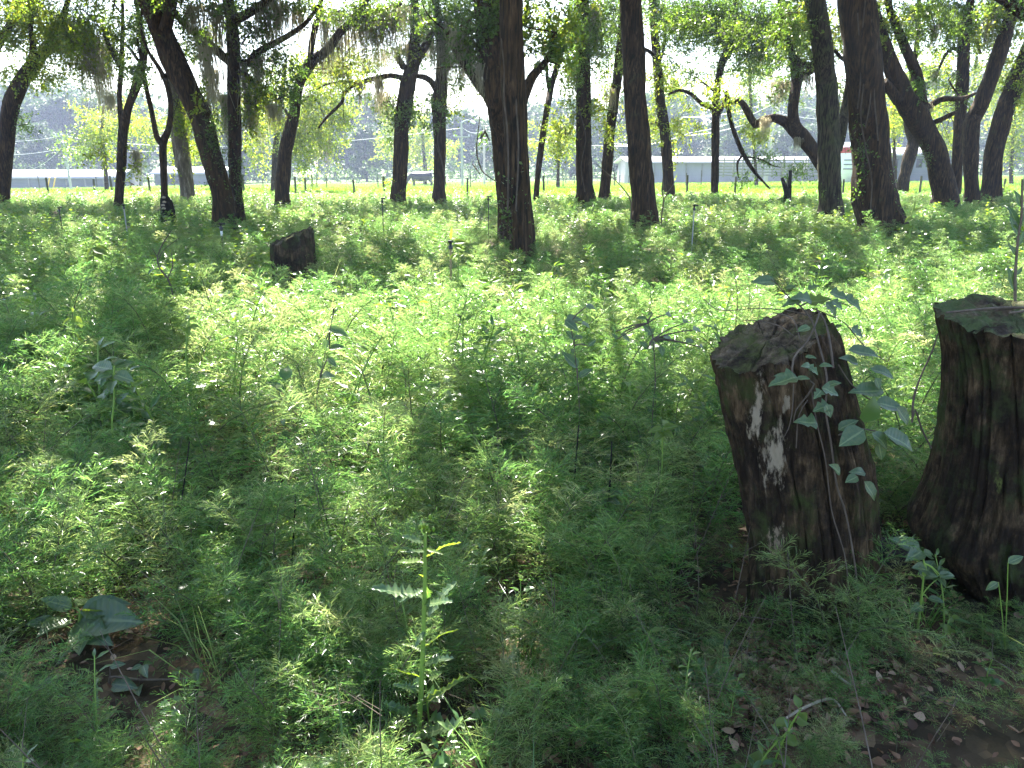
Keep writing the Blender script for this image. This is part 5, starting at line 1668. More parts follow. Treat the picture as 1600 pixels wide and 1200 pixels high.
def dead_stems(seed, n, h):
    r = np.random.default_rng(seed)
    g = Geo()
    for i in range(n):
        a = np.array([r.normal(0, .05), r.normal(0, .05), 0])
        e = a + np.array([r.normal(0, .22), r.normal(0, .22), h * (.6 + .6 * r.random())])
        m_ = (a + e) / 2 + r.normal(0, .03, 3)
        tube(g, spline([[*a, .003], [*m_, .0024], [*e, .001]], .2), 4, 0, cap=False)
        for q in range(3):
            t = .5 + .45 * r.random()
            o = a + (e - a) * t
            f = o + np.array([r.normal(0, .07), r.normal(0, .07), .08])
            tube(g, [[*o, .0015], [*f, .0006]], 3, 0, cap=False)
    return g.mesh('dead_stems', [M['twig']])
WEEDN += [grass_clump(1, 26, .42, .003), grass_clump(2, 18, .55, .0035), dead_stems(3, 3, .5), dead_stems(4, 2, .65)]
WEEDF = [merged(*broad_weed(s, H, n, lf, st, whorl=w, flat=fl), M['stem'], M[mt]) for s, H, n, lf, st, w, fl, mt in
         ((41, .55, 6, .12, 'ovate', 3, .3, 'weed_leaf'), (42, .65, 8, .12, 'ovate', 2, .3, 'weed_leaf'), (43, .60, 8, .12, 'lance', 3, .5, 'lime_leaf'), (44, .75, 9, .12, 'ovate', 2, .35, 'lime_leaf'))]

CLEAR = [(1180, 1110, 110, 32, .55), (880, 985, 60, 22, .5), (510, 985, 24, 26, .4), (1590, 1000, 40, 50, .5)]

def place():
    r = np.random.default_rng(99)
    pts = {k: [] for k in ('near', 'mid', 'far', 'weedn', 'weedf')}
    def field(y0, y1, dens, key, nvar, smin, smax, hmax=None, clump=0.5, mind=1.2, avoid=True, bias=None):
        half = 0.74
        area = half * (y1 ** 2 - y0 ** 2) + 2.4 * (y1 - y0)
        n = int(area * dens)
        y = np.sqrt(r.uniform(y0 ** 2, y1 ** 2, n))
        x = r.uniform(-1, 1, n) * (half * y + 1.0)
        z = terrain(x, y)
        nz = fbm(x * 0.9 + 7, y * 0.9 + 2, 1, 3)
        keep = r.random(n) < np.clip(1 - clump + clump * 2.6 * (nz - 0.28), 0, 1)
        u, v = proj(np.stack([x, y, z], -1))
        if bias is not None:
            keep &= r.random(n) < bias(x, y, u, v)
        if avoid:
            for cx, cy_, rx, ry, s in CLEAR:
                d = ((u - cx) / rx) ** 2 + ((v - cy_) / ry) ** 2
                keep &= r.random(n) > s * (d < 1)
        for (sx, sy, sr) in ((.98, YL, .24), (1.81, YR, .38), (-.21, 1.78, .13), (-1.36, 2.20, .30), (1.27, 1.93, .24), (-1.1, 1.98, .16), (stumpM.location.x, Ym, .3)):
            keep &= np.hypot(x - sx, y - sy) > sr
        keep &= np.hypot(x, y) > mind
        keep &= ~((u > 414) & (u < 502) & (y > 8.0) & (y < 10.4))
        for b in built:
            q = b['root'].location
            keep &= np.hypot(x - q.x, y - q.y) > 0.35
        x, y, z = x[keep], y[keep], z[keep]
        n = len(x)
        s = r.uniform(smin, smax, n) * (0.75 + 0.5 * fbm(x * 0.5, y * 0.5, 8, 2))
        sy_ = s * (0.85 + 0.3 * r.random(n))
        if hmax is not None:
            s = np.minimum(s, hmax(x, y)); sy_ = np.minimum(sy_, hmax(x, y))
        # the whole stand leans a little the same way, as wind-laid plumes do
        rot = np.stack([r.normal(0.0, .16, n), r.normal(0.08, .16, n), r.uniform(0, 6.283, n)], -1)
        return np.stack([x, y, z - .01], -1), rot, np.stack([s, s, sy_], -1), r.integers(0, nvar, n)
    hn = lambda x, y: np.where((x > .26 * y) & (y < 2.95), np.where(y < 2.0, 0.30, 0.28), 0.42 + 0.24 * np.clip(y - 1.4, 0, 9))
    parts = [field(1.25, 2.5, 84, 'near', 6, .6, 1.05, hn, .25), field(2.5, 3.4, 66, 'near', 6, .6, 1.05, hn, .35), field(3.4, 6.5, 46, 'near', 6, .75, 1.15, hn, .4)]
    cat = lambda L: [np.concatenate(c) for c in zip(*L)]
    p = cat(parts)
    scatter('feathery_undergrowth', NEAR, *p)
    p = cat([field(6.5, 11, 28, 'mid', 4, .5, .85, None, .5), field(11, 17, 18, 'mid', 4, .5, .8, None, .5)])
    scatter('feathery_undergrowth', MID, *p)
    p = field(17, 36, 10, 'far', 3, .42, .7, None, .4)
    scatter('feathery_undergrowth', FAR, *p)
    leafy = lambda x, y, u, v: np.clip(0.45 + 0.8 * ((np.abs(u - 200) < 300) & (v < 500)) + 0.9 * ((u > 1050) & (v < 480)) + 0.3 * (v > 600), 0, 1)
    p = cat([field(1.25, 3.6, 30, 'weedn', 10, .45, .9, lambda x, y: 0.75 + 0 * x, .6, avoid=False), field(3.6, 9, 30, 'weedn', 6, .95, 1.6, None, .6, bias=leafy), tuple(a if i < 3 else a + 6 for i, a in enumerate(field(3.6, 9, 4, 'weedn', 4, .6, 1.0, None, .6)))])
    scatter('leafy_undergrowth', WEEDN, *p)
    p = cat([field(9, 20, 5.5, 'weedf', 4, .5, .9, None, .7, bias=leafy), field(20, 35, 3.0, 'weedf', 4, .5, .9, None, .5)])
    scatter('leafy_undergrowth', WEEDF, *p)
    return field
field = place()

# feathery plants standing against the foot of the left foreground stump
def skirt():
    r = np.random.default_rng(15)
    P_, R_, S_, I_ = [], [], [], []
    for (px, py, s, tilt, az) in ((1235, 905, .72, .0, 0), (1262, 930, .66, .3, 1), (1290, 985, .6, .35, 2), (1330, 1000, .62, .4, 3), (1370, 1000, .5, .5, 1), (1400, 1020, .38, .55, 2), (1310, 960, .55, .2, 0), (1220, 975, .45, .2, 4), (1440, 1010, .32, .3, 2), (1260, 1010, .5, .3, 5), (1350, 960, .55, .3, 4), (1180, 1000, .4, .2, 3), (1210, 1060, .36, .3, 1), (1280, 1080, .34, .2, 4), (1350, 1070, .36, .3, 0), (1430, 1080, .34, .2, 2), (1500, 1090, .36, .3, 5), (1560, 1100, .36, .2, 1), (1130, 1080, .36, .2, 3), (1250, 1140, .34, .2, 2), (1400, 1140, .34, .2, 0), (1100, 1140, .36, .2, 4)):
        g_ = PZ(px, py + 40, 0.0)
        P_.append((g_.x, min(g_.y, 2.22), 0)); R_.append((r.normal(0, .1), tilt * .5, r.random() * .6)); S_.append((s, s, s)); I_.append([0, 2, 4, 1, 0, 3][az])
    scatter('feathery_undergrowth', NEAR, P_, R_, S_, I_)
skirt()

# dry leaves on the soil
def litter():
    r = np.random.default_rng(31)
    ms = []
    for st, wd, sd in (('ovate', .8, 1), ('lance', 1.4, 2), ('ovate', 1.0, 3), ('lance', 1.0, 4)):
        g = Geo()
        V, q = unit_leaf(st, sd, -0.25)
        V = V * np.array([wd, 1, 1]) + np.array([0, -.5, 0])
        V[:, 2] += 0.35 * V[:, 0] ** 2 * 2
        g.add(V * 0.043, q)
        ms.append(g.mesh('dry_leaf', [M['litter']]))
    n = 5200
    y = np.sqrt(r.uniform(1.2 ** 2, 5.0 ** 2, n)); x = r.uniform(-1, 1, n) * (.74 * y + .4)
    extra = 1800
    q = [PZ(1180 + r.normal(0, 120), 1080 + r.normal(0, 38), 0.0) for _ in range(extra)]
    x = np.r_[x, [a.x for a in q]]; y = np.r_[y, [a.y for a in q]]
    z = terrain(x, y) + r.random(len(x)) * 0.025 + .004
    s = r.uniform(.45, 1.15, len(x))
    rot = np.stack([r.normal(0, .35, len(x)), r.normal(0, .35, len(x)), r.uniform(0, 6.28, len(x))], -1)
    scatter('leaf_litter', ms, np.stack([x, y, z], -1), rot, np.stack([s, s, s], -1), r.integers(0, 4, len(x)))
litter()

# grass of the sunny pasture
def pasture_grass():
    r = np.random.default_rng(41)
    ms = []
    for v in range(3):
        g = Geo()
        n = 46
        C = np.stack([r.normal(0, .22, n), r.normal(0, .22, n), np.zeros(n)], -1)
        D = norm(np.stack([r.normal(0, .35, n), r.normal(0, .35, n), np.ones(n)], -1))
        thread_tris(g, C, D, .12 + .14 * r.random(n), np.full(n, .014), r)
        ms.append(g.mesh('grass_tuft', [M['grass']]))
    n = 12000
    y = np.exp(r.uniform(np.log(33), np.log(115), n)); x = r.uniform(-.78, .78, n) * y
    s = .7 + .5 * r.random(n) + y * .004
    scatter('pasture_grass', ms, np.stack([x, y, terrain(x, y) - .01], -1), np.stack([0 * x, 0 * x, r.uniform(0, 6.28, n)], -1), np.stack([s * (1 + y * .012), s * (1 + y * .012), s], -1), r.integers(0, 3, n))
    # tall sunlit weeds along the near edge of the pasture, thickest on the left
    n = 650
    y = r.uniform(32.5, 38, n); x = r.uniform(-.74, .74, n) * y
    keep = r.random(n) < np.where(x < -9, .9, .15)
    x, y = x[keep], y[keep]; n = len(x)
    s = r.uniform(.45, .85, n)
    scatter('sunlit_weeds', WEEDF, np.stack([x, y, terrain(x, y)], -1), np.stack([r.normal(0, .1, n), r.normal(0, .1, n), r.uniform(0, 6.28, n)], -1), np.stack([s, s, s], -1), r.integers(0, 4, n))
pasture_grass()

# ------------------------------------------------------------------ single plants
LEAFMESH = {}
def leaf_mesh(style, seed, mat, width=1.0, droop=.18):
    key = (style, seed, mat, width, droop)
    if key not in LEAFMESH:
        V, q = unit_leaf(style, seed, droop)
        me = Geo().add(V * np.array([width, 1, 1]), q).mesh('leaf', [M[mat]], True)
        at = me.attributes.new('rib', 'FLOAT', 'POINT')
        at.data.foreach_set('value', np.tile([0.0, 1.0, 0.0], len(V) // 3).astype(np.float32))
        LEAFMESH[key] = me
    return LEAFMESH[key]

def leaf_obj(parent, base, tip, normal, style, seed, mat, width=1.0, name='leaf', droop=.18):
    b, t, n_ = Vector(base), Vector(tip), Vector(normal)
    y = t - b
    L = y.length
    y.normalize()
    x = y.cross(n_).normalized()
    z = x.cross(y)
    o = bpy.data.objects.new(name, leaf_mesh(style, seed % 4, mat, width, droop))
    COL.objects.link(o)
    o.parent = parent
    mx = Matrix((x, y, z)).transposed().to_4x4()
    o.matrix_basis = Matrix.Translation(b - Vector(parent.location)) @ mx @ Matrix.Scale(L, 4)
    return o

def stem_obj(parent, rows, mat, sides=6, name='stem'):
    g = Geo()
    for r_ in rows:
        tube(g, spline(r_, .03), sides, 0)
    return build(name, g, M[mat], parent, True)

# tall jagged-leaved weed in the middle foreground
def tall_weed():
    Y = 1.86
    b = PZ(651, 1185, 0.0)
    q = lambda px, py, dy=0.0: P(px, py, Y + dy)
    root = empty('tall_weed', (q(651, 1185).x, Y, 0), 'tall sunlit weed with jagged leaves and a bud tip, middle foreground', 'plant')
    pts = [(649, 1190, 8), (655, 1130, 8), (659, 1060, 8), (662, 980, 7), (664, 900, 6), (664, 860, 5), (665, 832, 4)]
    rows = [[*q(x, y), prad(w, x, y, Y)] for x, y, w in pts]
    rows.insert(0, [rows[0][0] - .004, Y, 0.0, rows[0][3]])
    stem_obj(root, [rows], 'stem', 8)
    up = (0.1, -.35, 1)
    L = [((663, 935), (586, 910), -.05, (.2, -.3, 1), 'jag', 'vine_leaf', 1.0), ((663, 921), (622, 936), -.03, (-.3, -.6, 1), 'jag', 'vine_leaf', 1.2), ((667, 965), (705, 905), .03, (-.7, -.6, .6), 'jag', 'vine_leaf', 1.1),
         ((663, 1010), (711, 974), .05, (-.2, .5, 1), 'jag', 'lime_leaf', 1.1), ((661, 1062), (611, 1036), .02, (.2, .6, 1), 'jag', 'lime_leaf', .7), ((661, 1100), (728, 1050), -.02, (-.3, -.5, 1), 'jag', 'stemleaf', .45), ((726, 1051), (760, 1070), 0, (.3, .6, 1), 'jag', 'lime_leaf', .9),
         ((666, 870), (715, 838), .02, (-.3, .6, 1), 'jag', 'lime_leaf', .7), ((664, 850), (632, 834), -.03, (0, -.5, 1), 'jag', 'vine_leaf', 1.2), ((664, 862), (640, 858), -.05, (0, -.6, 1), 'jag', 'vine_leaf', .9), ((664, 985), (650, 1008), -.05, (0, -1, .5), 'jag', 'vine_leaf', 1.1),
         ((655, 1130), (612, 1095), -.06, (.1, -.5, 1), 'jag', 'vine_leaf', 1.0), ((655, 1120), (616, 1120), -.02, (0, .6, 1), 'jag', 'lime_leaf', 1.0), ((655, 1150), (712, 1125), -.07, (-.1, -.5, 1), 'jag', 'vine_leaf', 1.0), ((652, 1165), (690, 1195), -.08, (0, -.6, 1), 'jag', 'lime_leaf', 1.2), ((650, 1165), (610, 1190), -.08, (0, -.5, 1), 'jag', 'vine_leaf', 1.0),
         ((664, 880), (618, 872), .04, (.1, -.3, 1), 'jag', 'lime_leaf', .9), ((664, 945), (700, 934), -.06, (-.1, -.5, 1), 'jag', 'vine_leaf', 1.0), ((661, 1040), (700, 1022), -.05, (-.2, -.4, 1), 'jag', 'vine_leaf', .9), ((662, 1020), (628, 1000), .04, (.2, -.2, 1), 'jag', 'lime_leaf', .9), ((658, 1080), (620, 1066), -.05, (.1, -.5, 1), 'jag', 'vine_leaf', .9), ((664, 858), (690, 862), -.04, (0, -.5, 1), 'jag', 'lime_leaf', .8),
         ((665, 838), (656, 815), 0, (0, -1, .3), 'lance', 'vine_leaf', 1.0), ((664, 905), (655, 895), 0, (0, .5, 1), 'ovate', 'lime_leaf', 1.0), ((664, 915), (672, 940), .04, (.2, -1, .2), 'jag', 'vine_leaf', 1.0)]
    for i, (a, t, dy, n_, st, mt, wd) in enumerate(L):
        leaf_obj(root, q(*a), q(*t, dy), n_, st, i, 'lime_leaf' if mt == 'stemleaf' else mt, wd)
    g = Geo()
    r = np.random.default_rng(3)
    for k in range(9):
        c = q(664 + r.normal(0, 4), 826 + r.normal(0, 7), r.normal(0, .006))
        tube(g, spline([[c.x, c.y, c.z - .006, .002], [c.x, c.y, c.z, .005], [c.x, c.y, c.z + .008, .0015]], .004), 6, 0)
    build('bud_cluster', g, M['lime_leaf'], root, True)
M['bud'] = M['lime_leaf']
tall_weed()

# broad leaved plants low in the two bottom corners
def rosette(name, label, Y, stem_pts, leaves, mat='vine_leaf', group=None, stem_mat='stem', style='ovate', width=.75, cat='plant', hcap=None):
    q = lambda px, py, dy=0.0: P(px, py, Y + dy)
    x0, y0 = stem_pts[0][:2]
    base = q(x0, y0)
    root = empty(name, (base.x, Y, float(terrain(base.x, Y))), label, cat, group)
    rows = [[*q(x, y), prad(w, x, y, Y)] for x, y, w in stem_pts]
    rows.insert(0, [rows[0][0], Y, float(terrain(base.x, Y)) - .01, rows[0][3] * 1.1])
    sr = [rows]
    for i, lf in enumerate(leaves):
        a, t, dy = lf[0], lf[1], lf[2]
        n_ = lf[3] if len(lf) > 3 else (0, -.6, .8)
        near = min(rows, key=lambda rr_: (Vector(rr_[:3]) - q(*a)).length)
        if (Vector(near[:3]) - q(*a)).length > .02:
            sr.append([[*near[:3], .0022 * Y / 2], [*((Vector(near[:3]) + q(*a)) / 2 + Vector((0, 0, .008))), .0018 * Y / 2], [*q(*a), .0015 * Y / 2]])
        leaf_obj(root, q(*a), q(*t, dy), n_, lf[4] if len(lf) > 4 else style, i, lf[5] if len(lf) > 5 else mat, lf[6] if len(lf) > 6 else width)
    stem_obj(root, sr, stem_mat)
    return root
rosette('broadleaf_plant', 'low plant with broad pale green pointed leaves in the bottom left foreground', 2.35, [(118, 1030, 6), (122, 990, 6), (126, 958, 5)],
        [((112, 950), (66, 934), -.05), ((118, 948), (152, 934), .10), ((126, 958), (200, 938), .03), ((90, 975), (42, 972), -.05), ((130, 968), (212, 966), -.08), ((120, 975), (165, 1000), -.12), ((108, 970), (60, 985), -.12), ((140, 985), (118, 1010), -.15), ((128, 956), (176, 950), .0, (0, .4, 1), 'ovate', 'lime_leaf', .6)])
rosette('broadleaf_plant', 'dark green long leaved plant with a bud cluster at the bottom right corner', 2.02, [(1556, 1230, 7), (1556, 1190, 7), (1552, 1168, 6)],
        [((1546, 1168), (1455, 1160), -.03, (0, -.4, 1), 'ovate', 'vine_leaf', .5), ((1560, 1168), (1628, 1158), -.03, (0, -.4, 1), 'ovate', 'vine_leaf', .55), ((1552, 1176), (1500, 1206), -.12, (0, -.4, 1), 'ovate', 'vine_leaf', .6), ((1560, 1178), (1610, 1206), -.12, (0, -.4, 1), 'ovate', 'vine_leaf', .6), ((1555, 1164), (1540, 1150), .08, (0, -.4, 1), 'ovate', 'lime_leaf', .6), ((1550, 1164), (1574, 1150), .07, (0, -.4, 1), 'ovate', 'lime_leaf', .6)])
rosette('creeping_stem', 'reddish runner with trefoil leaves lying across the bottom left foreground', 2.1, [(172, 1058, 4), (220, 1062, 4), (275, 1061, 3), (312, 1058, 2)],
        [((222, 1040), (204, 1046), -.02), ((224, 1038), (240, 1034), .03), ((224, 1040), (228, 1056), -.05), ((172, 1042), (194, 1036), .0), ((300, 1050), (318, 1048), 0), ((306, 1052), (308, 1062), -.04), ((176, 1068), (210, 1072), -.04), ((218, 1072), (214, 1082), -.06), ((280, 1052), (270, 1044), .04)], stem_mat='vine', cat='plant')
rosette('broadleaf_plant', 'flat leaved plant in shade beside the right edge, low by the taller stump', 2.3, [(1560, 1060, 5), (1566, 1030, 5), (1570, 1015, 4)],
        [((1572, 1015), (1560, 985), .0), ((1574, 1018), (1598, 1000), .0), ((1566, 1020), (1580, 1044), -.08, (0, -.6, 1), 'lobed', 'vine_leaf', .9), ((1560, 910), (1540, 922), 0), ((1575, 880), (1600, 868), .0)])
rosette('trefoil_plant', 'plant with pale trefoil leaves in front of the gap between the foreground stumps', 2.36, [(1432, 1000, 4), (1440, 930, 4), (1444, 880, 3), (1438, 862, 3)],
        [((1438, 862), (1392, 838), .02), ((1440, 862), (1420, 872), -.06), ((1442, 866), (1462, 868), .03), ((1440, 905), (1464, 872), .06), ((1446, 900), (1466, 900), -.02), ((1448, 892), (1432, 884), -.05), ((1466, 900), (1494, 898), 0), ((1468, 898), (1480, 884), .05), ((1466, 904), (1478, 914), -.05), ((1450, 935), (1476, 940), -.03), ((1442, 945), (1424, 955), -.03)])

# dark-leaved plants standing against the bright patch
rosette('leafy_weed', 'dark leaved weed silhouetted before the bright patch, nearer the middle', 3.7, [(905, 640, 1.3), (902, 590, 1.3), (897, 540, 1.3), (890, 505, 1.3)],
        [((884, 500), (912, 497), .04), ((882, 500), (904, 516), -.04, (-.6, -.5, 1)), ((908, 506), (926, 512), .05), ((898, 530), (884, 516), .0, (-.5, -.6, .8)), ((898, 530), (912, 524), .04), ((918, 540), (932, 530), .0, (0, -1, .3)), ((894, 545), (896, 552), -.04), ((915, 480), (936, 482), .05), ((902, 575), (880, 548), 0), ((905, 590), (925, 575), 0)], 'vine_leaf', None, 'twig')
rosette('leafy_weed', 'dark leaved weed silhouetted before the bright patch, left of the leaning stump', 3.6, [(1020, 640, 1.3), (1024, 590, 1.3), (1020, 530, 1.3), (1012, 505, 1.3)],
        [((1020, 522), (1005, 507), 0, (-.3, -.8, .6), 'lobed'), ((1024, 535), (1042, 528), 0), ((1036, 527), (1054, 532), .04), ((1032, 540), (1036, 556), -.04, (0, -1, .2)), ((1016, 540), (1024, 532), .05), ((1010, 498), (994, 496), 0), ((1020, 490), (1006, 494), .05), ((1040, 492), (1056, 497), .05), ((1068, 505), (1078, 500), .06), ((1082, 516), (1100, 517), .06), ((1072, 536), (1086, 530), .05), ((1094, 542), (1104, 544), .05), ((965, 530), (956, 520), .0), ((970, 522), (986, 533), .0), ((962, 518), (970, 522), 0, (0, .5, 1), 'ovate', 'lime_leaf'), ((1012, 545), (1000, 532), .0)], 'vine_leaf', None, 'twig')
rosette('leafy_weed', 'dark twiggy weed with drooping leaves left of the bright patch', 3.6, [(495, 640, 1.3), (500, 590, 1.3), (515, 520, 1.3), (522, 482, 1.3)],
        [((520, 490), (528, 482), 0), ((512, 515), (545, 522), .0), ((510, 530), (508, 548), -.03, (0, -1, .2)), ((518, 520), (530, 530), -.04, (0, .6, 1), 'ovate', 'lime_leaf'), ((512, 560), (526, 572), -.03), ((505, 575), (495, 560), 0), ((515, 545), (538, 540), 0), ((500, 590), (520, 585), -.05)], 'vine_leaf', None, 'twig')
rosette('leafy_weed', 'weed with glowing yellow green leaves near the left edge of the light', 4.6, [(112, 600, 3), (112, 560, 3), (114, 510, 3), (116, 484, 2)],
        [((116, 488), (112, 480), 0), ((112, 498), (96, 508), -.03), ((118, 494), (128, 512), -.03), ((112, 510), (104, 520), -.05), ((116, 520), (120, 532), -.05), ((114, 532), (98, 548), -.05), ((118, 530), (134, 536), .02), ((112, 545), (104, 552), -.04)], 'lime_leaf')
rosette('leafy_weed', 'lime leaved weed high in the left undergrowth', 7.0, [(145, 440, 2), (146, 410, 2), (146, 388, 2)],
        [((146, 388), (134, 400), -.05), ((146, 388), (168, 396), -.05), ((148, 392), (160, 404), -.08), ((146, 400), (134, 412), -.06), ((144, 384), (150, 378), 0), ((150, 386), (172, 390), .05)], 'lime_leaf')
rosette('leafy_weed', 'lime leaved weed between the left weeds and the twiggy one', 4.3, [(292, 570, 3), (293, 530, 3), (296, 498, 2)],
        [((294, 505), (280, 508), 0), ((296, 500), (306, 496), 0), ((296, 512), (310, 508), -.03), ((294, 510), (294, 522), -.06), ((296, 498), (288, 494), .05), ((295, 518), (283, 512), 0)], 'lime_leaf')
rosette('leafy_weed', 'pale flat topped weed catching the sky light at mid left', 3.3, [(176, 680, 3), (178, 630, 3), (178, 580, 2)],
        [((178, 575), (210, 562), .05), ((176, 578), (140, 568), .04), ((180, 572), (196, 556), .1), ((176, 586), (146, 592), -.05), ((180, 586), (206, 592), -.05), ((178, 596), (172, 610), -.08, (0, -.8, .6))], 'vine_leaf')
rosette('leafy_weed', 'sunlit yellow leaved weed beside the tan sprinkler riser', 7.6, [(716, 440, 2), (716, 400, 2), (712, 380, 2)],
        [((708, 380), (728, 376), 0), ((710, 384), (724, 388), -.04), ((714, 402), (724, 396), 0), ((712, 398), (702, 404), -.04), ((704, 374), (706, 354), 0, (0, -1, .2), 'lance', 'lime_leaf')], 'lime_leaf')
rosette('leafy_weed', 'clump of lime leaves right of the tan riser in the bright patch', 6.6, [(765, 500, 2), (765, 465, 2), (768, 440, 2)],
        [((764, 442), (746, 436), 0), ((768, 440), (784, 434), 0), ((766, 450), (750, 456), -.04), ((768, 450), (778, 452), -.04), ((762, 462), (754, 468), -.05), ((770, 464), (782, 470), -.05), ((766, 438), (774, 430), .05)], 'lime_leaf')
rosette('leafy_weed', 'tall lime leaved weed near the foot of the thickest right trunk', 10.5, [(1418, 440, 2), (1420, 400, 2), (1422, 350, 2), (1430, 315, 2)],
        [((1428, 330), (1440, 324), 0), ((1426, 340), (1414, 346), -.05), ((1424, 352), (1410, 358), -.05), ((1424, 360), (1440, 362), 0), ((1422, 372), (1412, 384), -.06), ((1422, 380), (1436, 384), -.04), ((1420, 396), (1404, 402), -.05), ((1422, 404), (1434, 414), -.05)], 'lime_leaf')
rosette('narrow_leaf_sapling', 'slim upright sapling with narrow leaves behind the taller mossy stump', 4.2, [(1584, 540, 5), (1586, 440, 5), (1591, 370, 4), (1596, 340, 4), (1597, 280, 3)],
        [((1592, 370), (1580, 336), 0, (0, -1, .3), 'lance'), ((1593, 360), (1578, 318), .05, (0, -1, .3), 'lance'), ((1594, 350), (1606, 316), 0, (0, -1, .3), 'lance'), ((1588, 400), (1578, 380), 0, (0, -1, .3), 'lance'), ((1586, 430), (1600, 416), 0, (0, -1, .3), 'ovate', 'vine_leaf', .5), ((1585, 455), (1578, 415), 0, (0, -1, .3), 'lance'), ((1596, 325), (1588, 296), 0, (0, -1, .3), 'lance'), ((1597, 300), (1606, 270), 0, (0, -1, .3), 'lance'), ((1590, 385), (1602, 360), 0, (0, -1, .3), 'lance')], 'vine_leaf', None, 'vine', 'lance', 1.0, 'sapling')
rosette('leafy_weed', 'leafy white lit weed in the shade of the lower left', 2.9, [(320, 860, 3), (316, 820, 3), (318, 795, 2)],
        [((318, 800), (284, 806), 0), ((320, 798), (354, 790), 0), ((318, 806), (296, 816), -.06), ((322, 804), (346, 812), -.05), ((318, 796), (310, 784), .08), ((314, 800), (334, 798), .0)], 'vine_leaf')
rosette('leafy_weed', 'weed with cupped leaves left of the leaning stump in shade', 3.0, [(950, 860, 3), (948, 810, 3), (946, 772, 2)],
        [((946, 775), (918, 768), 0), ((948, 772), (972, 766), 0), ((946, 780), (930, 790), -.05), ((950, 780), (968, 786), -.05), ((944, 800), (960, 806), -.06), ((946, 770), (938, 758), .07)], 'vine_leaf')
rosette('leafy_weed', 'sunlit pale leaved weed right of the bright patch foot', 3.1, [(1035, 720, 3), (1035, 690, 3), (1037, 668, 2)],
        [((1036, 670), (1060, 664), 0), ((1036, 670), (1012, 674), 0), ((1037, 674), (1052, 682), -.05), ((1036, 676), (1022, 686), -.05), ((1037, 666), (1048, 656), .07)], 'lime_leaf')

